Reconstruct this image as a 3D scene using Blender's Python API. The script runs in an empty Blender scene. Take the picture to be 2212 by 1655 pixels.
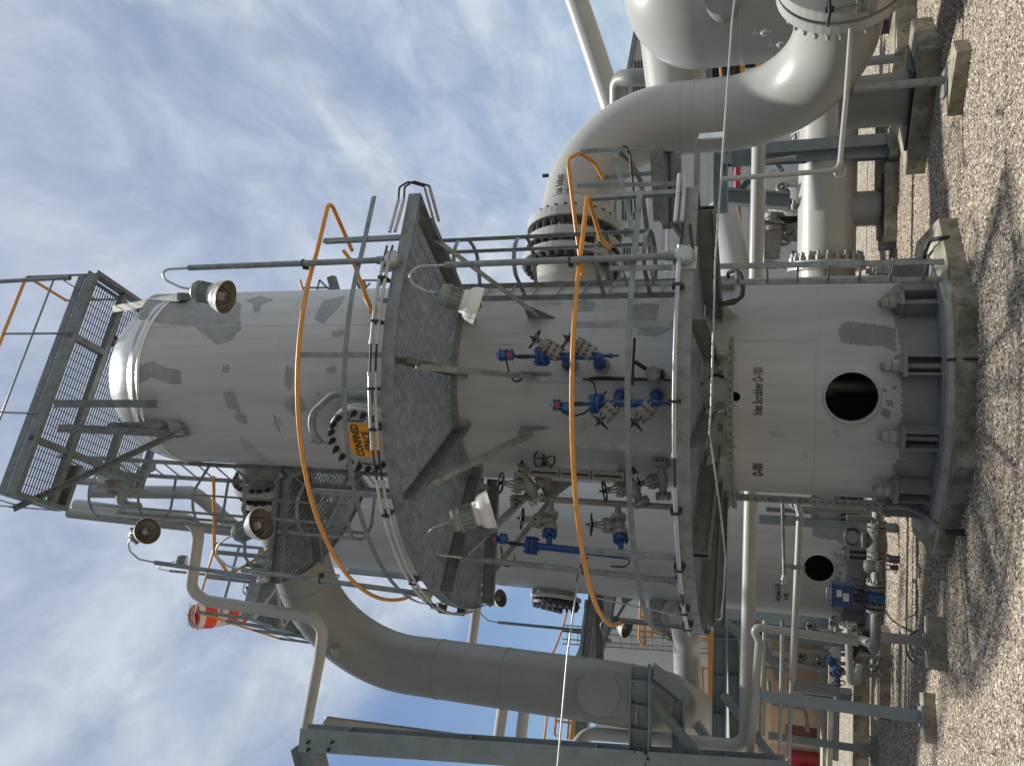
import bpy, math, random
from mathutils import Vector, Matrix, Quaternion
random.seed(7)
V=Vector; R=math.radians; PI=math.pi
sc=bpy.context.scene; col=sc.collection
# ---------------------------------------------------------------- camera
FPX=1732.0; TH=R(18.6); RO=R(0.83); CAMP=V((0,0,1.6))
_f=V((0,math.cos(TH),math.sin(TH))); _u=V((0,-math.sin(TH),math.cos(TH))); _r=V((1,0,0))
CX=-_u*math.cos(RO)+_r*math.sin(RO); CY=_r*math.cos(RO)+_u*math.sin(RO)
cd=bpy.data.cameras.new('camera'); cam=bpy.data.objects.new('camera',cd); col.objects.link(cam)
cam.matrix_world=Matrix(((CX.x,CY.x,-_f.x,0),(CX.y,CY.y,-_f.y,0),(CX.z,CY.z,-_f.z,1.6),(0,0,0,1)))
cd.sensor_width=36; cd.lens=36*FPX/2212; cd.clip_end=3000; cd.clip_start=.05
sc.camera=cam
# ---------------------------------------------------------------- sky, sun, exposure
SUN=V((0.02,0.07,1.0)).normalized()
w=bpy.data.worlds.new('World'); sc.world=w; w.use_nodes=True
nt=w.node_tree; nt.nodes.clear(); N=nt.nodes.new; L=nt.links.new
out=N('ShaderNodeOutputWorld'); sky=N('ShaderNodeTexSky'); sky.sky_type='NISHITA'; sky.sun_disc=False
sky.sun_elevation=math.asin(SUN.z); sky.sun_rotation=math.atan2(SUN.x,SUN.y)
bg1=N('ShaderNodeBackground'); bg1.inputs[1].default_value=.108
hs=N('ShaderNodeHueSaturation'); hs.inputs['Saturation'].default_value=1.08; L(sky.outputs[0],hs.inputs['Color']); L(hs.outputs[0],bg1.inputs[0])
bg2=N('ShaderNodeBackground'); bg2.inputs[0].default_value=(.80,.87,.95,1); bg2.inputs[1].default_value=.72
tc=N('ShaderNodeTexCoord'); sx=N('ShaderNodeSeparateXYZ'); L(tc.outputs['Generated'],sx.inputs[0])
# flat cloud-layer coordinates: direction / (z+0.25)
ad=N('ShaderNodeMath'); ad.operation='ADD'; ad.inputs[1].default_value=.30; L(sx.outputs[2],ad.inputs[0])
mx=N('ShaderNodeMath'); mx.operation='MAXIMUM'; mx.inputs[1].default_value=.12; L(ad.outputs[0],mx.inputs[0])
cmb=N('ShaderNodeCombineXYZ')
for i in (0,1):
    d=N('ShaderNodeMath'); d.operation='DIVIDE'; L(sx.outputs[i],d.inputs[0]); L(mx.outputs[0],d.inputs[1]); L(d.outputs[0],cmb.inputs[i])
def cn(scale,detail,rough,dist,loc,scl):
    mp=N('ShaderNodeMapping'); mp.inputs['Location'].default_value=loc; mp.inputs['Scale'].default_value=scl; mp.inputs['Rotation'].default_value=(0,0,.5)
    L(cmb.outputs[0],mp.inputs[0]); n=N('ShaderNodeTexNoise'); n.inputs['Scale'].default_value=scale; n.inputs['Detail'].default_value=detail
    n.inputs['Roughness'].default_value=rough; n.inputs['Distortion'].default_value=dist; L(mp.outputs[0],n.inputs[0]); return n
n1=cn(1.7,10,.57,.7,(3.1,.4,0),(1.5,.85,1)); n2=cn(6.5,9,.62,.35,(1.3,4,0),(1.4,.8,1)); n3=cn(.9,2,.5,0,(5.2,1.1,0),(1,1,1))
def M2(op,a,b):
    m=N('ShaderNodeMath'); m.operation=op
    for i,q in enumerate((a,b)):
        if isinstance(q,(int,float)): m.inputs[i].default_value=q
        else: L(q,m.inputs[i])
    return m.outputs[0]
s=M2('ADD',M2('MULTIPLY',n1.outputs[0],.62),M2('MULTIPLY',n2.outputs[0],.2)); s=M2('ADD',s,M2('MULTIPLY',n3.outputs[0],.22))
clf=M2('SUBTRACT',M2('MULTIPLY',sx.outputs[0],-1.0),sx.outputs[2]); mr=N('ShaderNodeMapRange'); mr.interpolation_type='SMOOTHSTEP'; mr.inputs[1].default_value=-.15; mr.inputs[2].default_value=-.03; mr.inputs[3].default_value=1; mr.inputs[4].default_value=.06; L(clf,mr.inputs[0])
# the air clears towards the left horizon of the view
cr=N('ShaderNodeValToRGB'); L(s,cr.inputs[0]); e=cr.color_ramp.elements; e[0].position=.38; e[0].color=(.36,.36,.36,1); e[1].position=.63; e[1].color=(.97,.97,.97,1)
e=cr.color_ramp.elements.new(.505); e.color=(.62,.62,.62,1)
cc=N('ShaderNodeValToRGB'); L(n2.outputs[0],cc.inputs[0]); q=cc.color_ramp.elements; q[0].position=.36; q[0].color=(.58,.65,.75,1); q[1].position=.62; q[1].color=(.84,.91,.98,1); L(cc.outputs[0],bg2.inputs[0])
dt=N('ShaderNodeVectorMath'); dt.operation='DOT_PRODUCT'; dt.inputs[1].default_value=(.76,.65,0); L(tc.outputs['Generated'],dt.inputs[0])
bk=N('ShaderNodeMapRange'); bk.interpolation_type='SMOOTHSTEP'; bk.inputs[1].default_value=-.75; bk.inputs[2].default_value=.12; bk.inputs[3].default_value=.28; bk.inputs[4].default_value=1.0; L(dt.outputs['Value'],bk.inputs[0])  # unseen sky behind left is dimmed, added to shade the tower's left side
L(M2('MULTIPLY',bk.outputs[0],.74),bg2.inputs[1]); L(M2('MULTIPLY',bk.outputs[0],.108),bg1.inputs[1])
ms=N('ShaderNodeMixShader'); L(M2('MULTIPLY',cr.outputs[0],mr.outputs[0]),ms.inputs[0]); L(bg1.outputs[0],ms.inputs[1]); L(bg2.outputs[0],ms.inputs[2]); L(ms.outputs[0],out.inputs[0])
sl=bpy.data.lights.new('sun','SUN'); sl.energy=4.8; sl.angle=R(2.2); sl.color=(1,.95,.87)
so=bpy.data.objects.new('sun',sl); col.objects.link(so); so.rotation_euler=SUN.to_track_quat('Z','Y').to_euler()
sc.view_settings.view_transform='Standard'; sc.view_settings.look='None'; sc.view_settings.exposure=0.22; sc.view_settings.gamma=1
sc.view_settings.use_curve_mapping=False
try: sc.cycles.use_denoising=True; sc.cycles.max_bounces=6
except Exception: pass
# ---------------------------------------------------------------- picture point -> place in the world (2212 x 1655 grid)
def ray(x,y): return CX*((x-1106)/FPX)+CY*((827.5-y)/FPX)+_f
def at(x,y,Y): d=ray(x,y); return CAMP+d*(Y/d.y)
def atz(x,y,z): d=ray(x,y); return CAMP+d*((z-1.6)/d.z)
TX,TY=0.017,9.5
def cyl(x,y,r,c=None):
    cx,cy=c or (TX,TY); d=ray(x,y); a=d.x**2+d.y**2; ox,oy=-cx,-cy; b=2*(ox*d.x+oy*d.y); cc=ox*ox+oy*oy-r*r
    D=max(0,b*b-4*a*cc); t=(-b-math.sqrt(D))/(2*a); return CAMP+d*t
def ang(p): return math.atan2(p.x-TX,-(p.y-TY))
def pol(a,r,z=0,c=None):
    cx,cy=c or (TX,TY); return V((cx+r*math.sin(a),cy-r*math.cos(a),z))
# ---------------------------------------------------------------- materials
def mat(name,c,rough=.5,metal=0,var=.12,scale=3,c2=None,bump=0,bscale=40,streak=False,spec=.5,dirt=0,trans=0):
    m=bpy.data.materials.new(name); m.use_nodes=True; t=m.node_tree; b=t.nodes['Principled BSDF']
    b.inputs['Roughness'].default_value=rough; b.inputs['Metallic'].default_value=metal
    b.inputs['Specular IOR Level'].default_value=spec
    tc=t.nodes.new('ShaderNodeTexCoord'); mp=t.nodes.new('ShaderNodeMapping'); t.links.new(tc.outputs['Object'],mp.inputs[0])
    mp.inputs['Scale'].default_value=(1,1,.10) if streak else (1,1,1)
    n=t.nodes.new('ShaderNodeTexNoise'); n.inputs['Scale'].default_value=scale; n.inputs['Detail'].default_value=7; n.inputs['Roughness'].default_value=.62
    t.links.new(mp.outputs[0],n.inputs[0])
    r=t.nodes.new('ShaderNodeValToRGB'); t.links.new(n.outputs[0],r.inputs[0])
    c=tuple(c); k2=tuple(c2) if c2 else tuple(min(1,q*(1+var)) for q in c); k1=tuple(q*(1-var) for q in c)
    r.color_ramp.elements[0].position=.3; r.color_ramp.elements[1].position=.7
    r.color_ramp.elements[0].color=k1+(1,); r.color_ramp.elements[1].color=k2+(1,)
    o=r.outputs[0]
    if dirt:
        n2=t.nodes.new('ShaderNodeTexNoise'); n2.inputs['Scale'].default_value=scale*2.7; n2.inputs['Detail'].default_value=8; n2.inputs['Roughness'].default_value=.7
        t.links.new(mp.outputs[0],n2.inputs[0])
        r2=t.nodes.new('ShaderNodeValToRGB'); t.links.new(n2.outputs[0],r2.inputs[0]); r2.color_ramp.elements[0].position=.56; r2.color_ramp.elements[1].position=.70
        mxx=t.nodes.new('ShaderNodeMixRGB'); mxx.blend_type='MULTIPLY'; mxx.inputs[2].default_value=(1-dirt,1-dirt*1.05,1-dirt*1.15,1)
        t.links.new(r2.outputs[0],mxx.inputs[0]); t.links.new(o,mxx.inputs[1]); o=mxx.outputs[0]
    t.links.new(o,b.inputs['Base Color'])
    if bump:
        nb=t.nodes.new('ShaderNodeTexNoise'); nb.inputs['Scale'].default_value=bscale; nb.inputs['Detail'].default_value=4
        t.links.new(tc.outputs['Object'],nb.inputs[0]); bp=t.nodes.new('ShaderNodeBump'); bp.inputs['Strength'].default_value=bump; bp.inputs['Distance'].default_value=.02
        t.links.new(nb.outputs[0],bp.inputs['Height']); t.links.new(bp.outputs[0],b.inputs['Normal'])
    return m
M={}
M['shell']=mat('scrubber paint',(.405,.42,.422),.40,0,.13,3.2,streak=True,dirt=.10,bump=.05,bscale=6)
M['patch']=mat('touch up paint',(.245,.26,.265),.5,0,.18,7,bump=.05)
M['patch2']=mat('pale touch up paint',(.33,.345,.35),.5,0,.10,5)
M['base']=mat('blue grey base paint',(.205,.215,.22),.5,0,.16,3,dirt=.25)
M['dome']=mat('bare steel dome',(.62,.63,.62),.28,.75,.05,4)
M['pipe']=mat('cream grey pipe paint',(.375,.378,.36),.34,0,.06,1.2,dirt=.06,bump=.04,bscale=5)
M['pipe2']=mat('grey pipe paint',(.24,.25,.237),.42,0,.07,2,dirt=.10)
M['tan']=mat('beige touch up paint',(.56,.50,.42),.45,0,.04,4)
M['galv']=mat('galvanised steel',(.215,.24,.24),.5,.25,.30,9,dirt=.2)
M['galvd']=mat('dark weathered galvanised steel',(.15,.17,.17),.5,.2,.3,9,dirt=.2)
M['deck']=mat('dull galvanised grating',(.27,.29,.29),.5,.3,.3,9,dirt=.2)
M['galvb']=mat('bright galvanised conduit',(.42,.44,.44),.38,.4,.15,9)
M['steel']=mat('blue grey structural steel',(.20,.25,.275),.5,.1,.15,3,dirt=.2)
M['yellow']=mat('yellow safety paint',(.60,.265,.045),.42,0,.14,6,dirt=.06)
M['blue']=mat('blue instrument paint',(.012,.055,.19),.38,0,.2,9,dirt=.2)
M['bluegrey']=mat('dull blue paint',(.03,.10,.22),.45,0,.15,6)
M['black']=mat('black paint',(.015,.015,.017),.45,0,.2,8)
M['rubber']=mat('black cable sheath',(.018,.018,.02),.5,0,.2,8)
M['valve']=mat('grey valve casting',(.24,.235,.215),.55,.1,.18,12,dirt=.25,bump=.2,bscale=60)
M['bolt']=mat('dark bolting',(.045,.045,.05),.5,.4,.3,20)
M['boltg']=mat('painted bolting',(.33,.33,.31),.5,.2,.2,20)
M['conc']=mat('weathered mossy concrete',(.155,.15,.09),.88,0,.3,4.5,c2=(.42,.385,.31),dirt=.70,bump=.6,bscale=25)
M['conct']=mat('pale concrete grout',(.36,.345,.27),.85,0,.25,5,dirt=.4,bump=.3,bscale=25)
M['moss']=mat('green algae concrete',(.30,.31,.12),.85,0,.3,5,c2=(.46,.44,.27),dirt=.3,bump=.3)
M['lampg']=mat('green grey lamp casting',(.20,.245,.235),.5,.1,.15,9)
M['lampw']=mat('white enamel reflector',(.72,.71,.66),.3,0,.08,8,dirt=.15)
M['lampi']=mat('dulled reflector inside',(.20,.185,.15),.35,.3,.25,8,dirt=.3)
M['glass']=mat('bulb glass',(.55,.53,.48),.15,0,.1,5)
M['red']=mat('red paint',(.30,.02,.025),.4,0,.1,5)
M['sred']=mat('windsock red cloth',(.80,.07,.03),.7,0,.08,4)
M['swht']=mat('windsock white cloth',(.72,.66,.62),.7,0,.06,4)
M['text']=mat('black stencil paint',(.02,.02,.022),.6,0,.1,9)
M['white']=mat('white paint',(.75,.75,.73),.5,0,.05,4)
M['clad']=mat('pale grey cladding',(.50,.54,.57),.5,.1,.05,2)
M['tanw']=mat('peach building render',(.62,.45,.31),.8,0,.05,1.5,dirt=.1)
M['tanl']=mat('cream building render',(.66,.56,.44),.8,0,.05,1.5)
M['brown']=mat('brown shutter',(.16,.07,.045),.7,0,.1,3)
M['grass']=mat('green turf',(.10,.22,.03),.9,0,.4,8)
M['leaf']=mat('leaves',(.05,.10,.025),.8,0,.4,5,c2=(.10,.17,.04))
M['orange']=mat('orange sign paint',(.80,.36,.03),.5,0,.06,5)
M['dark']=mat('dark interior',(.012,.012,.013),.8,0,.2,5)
# ---------------------------------------------------------------- mesh builder
class MB:
    def __init__(s): s.v=[]; s.f=[]; s.mi=[]; s.sm=[]
    def add(s,vs,fs,mi=0,sm=False):
        o=len(s.v); s.v+=[V(p) for p in vs]
        for f in fs: s.f.append([o+i for i in f]); s.mi.append(mi); s.sm.append(sm)
    def box(s,c,size,rot=None,mi=0):
        hx,hy,hz=[q/2 for q in size]; P=[V((x,y,z)) for x in(-hx,hx) for y in(-hy,hy) for z in(-hz,hz)]
        if rot is not None: P=[rot@p for p in P]
        c=V(c); s.add([c+p for p in P],[(0,1,3,2),(4,6,7,5),(0,4,5,1),(2,3,7,6),(0,2,6,4),(1,5,7,3)],mi)
    def prism(s,poly,d,mi=0,sm=False):
        n=len(poly); d=V(d); P=[V(p) for p in poly]
        s.add(P+[p+d for p in P],[tuple(range(n))[::-1],tuple(range(n,2*n))]+[(i,(i+1)%n,n+(i+1)%n,n+i) for i in range(n)],mi,sm)
    def prof(s,p0,p1,pts,up=V((0,0,1)),mi=0):
        # extrude a closed 2-D profile (side,up) from p0 to p1
        p0,p1=V(p0),V(p1); t=(p1-p0).normalized(); up=V(up); sd=t.cross(up)
        if sd.length<1e-4: sd=t.cross(V((0,1,0)))
        sd.normalize(); u=sd.cross(t); s.prism([p0+sd*a+u*b for a,b in pts],p1-p0,mi)
    def bar(s,p0,p1,wd,h,up=V((0,0,1)),mi=0): s.prof(p0,p1,[(-wd/2,-h/2),(wd/2,-h/2),(wd/2,h/2),(-wd/2,h/2)],up,mi)
    def ibeam(s,p0,p1,wd,h,t=.012,up=V((0,0,1)),mi=0):
        a,b,c=wd/2,h/2,t/2; k=t*1.3
        s.prof(p0,p1,[(-a,-b),(a,-b),(a,-b+k),(c,-b+k),(c,b-k),(a,b-k),(a,b),(-a,b),(-a,b-k),(-c,b-k),(-c,-b+k),(-a,-b+k)],up,mi)
    def chan(s,p0,p1,wd,h,t=.01,up=V((0,0,1)),flip=1,mi=0):
        f=flip; pts=[(0,-h/2),(f*wd,-h/2),(f*wd,-h/2+t),(f*t,-h/2+t),(f*t,h/2-t),(f*wd,h/2-t),(f*wd,h/2),(0,h/2)]
        s.prof(p0,p1,pts if f>0 else pts[::-1],up,mi)
    def angle(s,p0,p1,a,t=.008,up=V((0,0,1)),mi=0): s.prof(p0,p1,[(0,0),(a,0),(a,t),(t,t),(t,a),(0,a)],up,mi)
    def tube(s,pts,r,n=12,mi=0,caps=True,closed=False,sm=True,sy=1.0):
        pts=[V(p) for p in pts]; m=len(pts); rr=r if isinstance(r,(list,tuple)) else [r]*m
        T=[]
        for i in range(m):
            a=pts[i-1] if (i>0 or closed) else pts[i]; b=pts[(i+1)%m] if (i<m-1 or closed) else pts[i]; T.append((b-a).normalized())
        nrm=T[0].orthogonal().normalized()
        if abs(T[0].z)<.9:
            q=V((0,0,1))-T[0]*T[0].z; nrm=q.normalized()
        vs=[]
        for i in range(m):
            if i>0:
                q=T[i-1].rotation_difference(T[i]); nrm=q@nrm
            nrm=(nrm-T[i]*nrm.dot(T[i])).normalized(); bn=T[i].cross(nrm)
            for k in range(n):
                a=2*PI*k/n; vs.append(pts[i]+nrm*(rr[i]*math.cos(a))+bn*(rr[i]*sy*math.sin(a)))
        fs=[]
        for i in range(m if closed else m-1):
            j=(i+1)%m
            for k in range(n): fs.append((i*n+k,i*n+(k+1)%n,j*n+(k+1)%n,j*n+k))
        s.add(vs,fs,mi,sm)
        if caps and not closed:
            s.add(vs[:n],[tuple(range(n))[::-1]],mi); s.add(vs[-n:],[tuple(range(n))],mi)
    def cylr(s,p0,p1,r0,r1=None,n=20,mi=0,caps=True,sm=True): s.tube([p0,p1],[r0,r0 if r1 is None else r1],n,mi,caps,sm=sm)
    def lathe(s,o,ax,prof,n=28,mi=0,sm=True):
        # prof: list of (radius, height along axis)
        o=V(o); ax=V(ax).normalized(); a=ax.orthogonal().normalized(); b=ax.cross(a); vs=[]
        for r,h in prof:
            for k in range(n): t=2*PI*k/n; vs.append(o+ax*h+a*(r*math.cos(t))+b*(r*math.sin(t)))
        s.add(vs,[(i*n+k,i*n+(k+1)%n,(i+1)*n+(k+1)%n,(i+1)*n+k) for i in range(len(prof)-1) for k in range(n)],mi,sm)
    def ring(s,o,ax,Rr,r,n=36,m=8,mi=0):
        o=V(o); ax=V(ax).normalized(); a=ax.orthogonal().normalized(); b=ax.cross(a)
        s.tube([o+a*(Rr*math.cos(2*PI*k/n))+b*(Rr*math.sin(2*PI*k/n)) for k in range(n)],r,m,mi,closed=True)
    def bolts(s,o,ax,Rr,n,r=.018,l=.06,mi=0,ph=0,both=0,nut=True):
        o=V(o); ax=V(ax).normalized(); a=ax.orthogonal().normalized()
        if abs(ax.z)<.9: a=(V((0,0,1))-ax*ax.z).normalized()
        b=ax.cross(a)
        for k in range(n):
            t=2*PI*(k+ph)/n; p=o+a*(Rr*math.cos(t))+b*(Rr*math.sin(t))
            s.cylr(p-ax*both,p+ax*l,r*.62,n=6,mi=mi)
            if nut: s.cylr(p,p+ax*l*.55,r*1.15,n=6,mi=mi,sm=False)
            if both and nut: s.cylr(p-ax*both,p-ax*(both-l*.5),r*1.15,n=6,mi=mi,sm=False)
    def band(s,c,r,z0,z1,a0,a1,n=40,th=.006,mi=0):
        # curved flat bar on a vertical cylinder
        vs=[]
        for i in range(n+1):
            a=a0+(a1-a0)*i/n
            for rr,z in ((r,z0),(r,z1),(r+th,z1),(r+th,z0)): vs.append(pol(a,rr,z,c))
        fs=[(i*4+k,i*4+(k+1)%4,i*4+4+(k+1)%4,i*4+4+k) for i in range(n) for k in range(4)]
        fs+=[(3,2,1,0),(n*4,n*4+1,n*4+2,n*4+3)]
        s.add(vs,fs,mi)
    def build(s,name,m,parent=None,label=None):
        me=bpy.data.meshes.new(name); off=V(parent['_o']) if parent is not None else V((0,0,0))
        me.from_pydata([tuple(p-off) for p in s.v],[],s.f)
        for q in (m if isinstance(m,(list,tuple)) else [m]): me.materials.append(M[q] if isinstance(q,str) else q)
        for p,i,sm in zip(me.polygons,s.mi,s.sm): p.material_index=i; p.use_smooth=sm
        me.update(); o=bpy.data.objects.new(name,me); col.objects.link(o)
        if parent is not None: o.parent=parent; o['_o']=list(off)
        if label: o['label']=label
        return o
def tag(o,label,cat=None,group=None,kind=None):
    if label: o['label']=label
    if cat: o['category']=cat
    if group: o['group']=group
    if kind: o['kind']=kind
    return o
def thing(name,label,cat,loc=(0,0,0),group=None):
    o=bpy.data.objects.new(name,None); col.objects.link(o); o.location=loc; o['_o']=list(loc); o.empty_display_size=.1
    return tag(o,label,cat,group)
def solo(mb,name,m,label,cat,group=None):
    # a one-mesh thing whose origin is at its own base
    c=sum(mb.v,V((0,0,0)))/len(mb.v); c.z=min(p.z for p in mb.v)
    mb.v=[p-c for p in mb.v]; o=mb.build(name,m); o.location=c; return tag(o,label,cat,group)
def copy_tree(o,parent=None):
    c=o.copy(); col.objects.link(c); c.parent=parent
    for ch in [q for q in o.children]: copy_tree(ch,c)
    return c
def fillet(pts,rad,n=8):
    pts=[V(p) for p in pts]; o=[pts[0]]
    for i in range(1,len(pts)-1):
        r=rad[i-1] if isinstance(rad,(list,tuple)) else rad
        p,a,b=pts[i],(pts[i-1]-pts[i]),(pts[i+1]-pts[i]); la,lb=a.length,b.length; a.normalize(); b.normalize()
        th=a.angle(b); 
        if th>PI-.02: o.append(p); continue
        d=min(r/math.tan(th/2),la*.49 if i>1 else la*.98,lb*.49 if i<len(pts)-2 else lb*.98); rr=d*math.tan(th/2)
        cen=p+(a+b).normalized()*(rr/math.sin(th/2)); q0=p+a*d-cen; q1=p+b*d-cen; tot=q0.angle(q1); ax=q0.cross(q1).normalized()
        for k in range(n+1): o.append(cen+Quaternion(ax,tot*k/n)@q0)
    o.append(pts[-1]); return o
def clip(poly,p,d):
    # parameter intervals of line p+t*d inside a polygon (even-odd)
    ts=[]; n=len(poly)
    for i in range(n):
        ax,ay=poly[i][0],poly[i][1]; bx,by=poly[(i+1)%n][0],poly[(i+1)%n][1]
        ex,ey=bx-ax,by-ay; den=d[0]*ey-d[1]*ex
        if abs(den)<1e-9: continue
        t=((ax-p[0])*ey-(ay-p[1])*ex)/den; u=((ax-p[0])*d[1]-(ay-p[1])*d[0])/den
        if 0<=u<1: ts.append(t)
    ts.sort(); return list(zip(ts[::2],ts[1::2]))
def grating(mb,poly,z,an,pitch=.033,cross=.10,h=.028,t=.005):
    for a,st,hh,tt,dz in ((an,pitch,h,t,0),(an+PI/2,cross,.008,.007,.009)):
        d=(math.cos(a),math.sin(a)); n=(-d[1],d[0]); pr=[q[0]*n[0]+q[1]*n[1] for q in poly]
        k=math.ceil(min(pr)/st)
        while k*st<max(pr):
            p=(n[0]*k*st,n[1]*k*st)
            for t0,t1 in clip(poly,p,d):
                if t1-t0>.02: mb.bar((p[0]+d[0]*t0,p[1]+d[1]*t0,z+dz),(p[0]+d[0]*t1,p[1]+d[1]*t1,z+dz),tt,hh)
            k+=1
def handwheel(mb,c,ax,r,sp=5,th=None,mi=0,hub=.03):
    th=th or r*.085; c=V(c); ax=V(ax).normalized(); mb.ring(c,ax,r,th,28,6,mi); a=ax.orthogonal().normalized(); b=ax.cross(a)
    for k in range(sp):
        t=2*PI*k/sp; mb.tube([c-ax*.02,c+(a*math.cos(t)+b*math.sin(t))*r*.55-ax*.012,c+(a*math.cos(t)+b*math.sin(t))*r],th*.75,6,mi)
    mb.cylr(c-ax*.05,c+ax*.03,hub,n=10,mi=mi)
def flange(mb,c,ax,r,t,mi=0,n=36):
    c=V(c); ax=V(ax).normalized(); mb.lathe(c-ax*t/2,ax,[(0,0),(r-.008,0),(r,.008),(r,t-.008),(r-.008,t),(0,t)],n,mi,sm=False)
def text_mesh(txt,size,name='lettering',xs=1.0,bold=.0):
    cu=bpy.data.curves.new('t','FONT'); cu.body=txt; cu.size=size; cu.align_x='CENTER'; cu.align_y='CENTER'; cu.offset=bold; cu.resolution_u=3
    o=bpy.data.objects.new('t',cu); col.objects.link(o); dg=bpy.context.evaluated_depsgraph_get(); me=bpy.data.meshes.new_from_object(o.evaluated_get(dg))
    P=[V((v.co.x*xs,v.co.y,0)) for v in me.vertices]; F=[list(p.vertices) for p in me.polygons]
    bpy.data.objects.remove(o); bpy.data.meshes.remove(me); return P,F
def wrap_text(mb,txt,size,a0,z,r,c=None,xs=1.0,bold=0,mi=0):
    P,F=text_mesh(txt,size,xs=xs,bold=bold)
    mb.add([pol(a0+p.x/r,r+.004,z+p.y,c) for p in P],F,mi)
def flat_text(mb,txt,size,o,rx,ux,xs=1.0,bold=0,mi=0,off=.004):
    P,F=text_mesh(txt,size,xs=xs,bold=bold); rx=V(rx).normalized(); ux=V(ux).normalized(); nn=rx.cross(ux)
    mb.add([V(o)+rx*p.x+ux*p.y+nn*off for p in P],F,mi)
def inpoly(x,y,P):
    c=False; n=len(P); j=n-1
    for i in range(n):
        if (P[i][1]>y)!=(P[j][1]>y) and x<(P[j][0]-P[i][0])*(y-P[i][1])/(P[j][1]-P[i][1])+P[i][0]: c=not c
        j=i
    return c
def patch(mb,px,r,c=None,mi=0,cell=.02,jag=.012):
    # ragged-edged area of another paint on a vertical cylinder, outline given by picture points
    P=[]
    for q in px:
        p=cyl(q[0],q[1],r,c); cx,cy=c or (TX,TY); P.append((math.atan2(p.x-cx,-(p.y-cy))*r,p.z))
    x0,x1=min(p[0] for p in P),max(p[0] for p in P); z0,z1=min(p[1] for p in P),max(p[1] for p in P)
    nx=int((x1-x0)/cell)+1; nz=int((z1-z0)/cell)+1
    for i in range(nx):
        for k in range(nz):
            x,z=x0+i*cell,z0+k*cell
            if inpoly(x+cell/2+random.uniform(-jag,jag),z+cell/2+random.uniform(-jag,jag),P):
                mb.add([pol(x/r,r+.0025,z,c),pol((x+cell)/r,r+.0025,z,c),pol((x+cell)/r,r+.0025,z+cell,c),pol(x/r,r+.0025,z+cell,c)],[(0,1,2,3)],mi)
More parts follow.
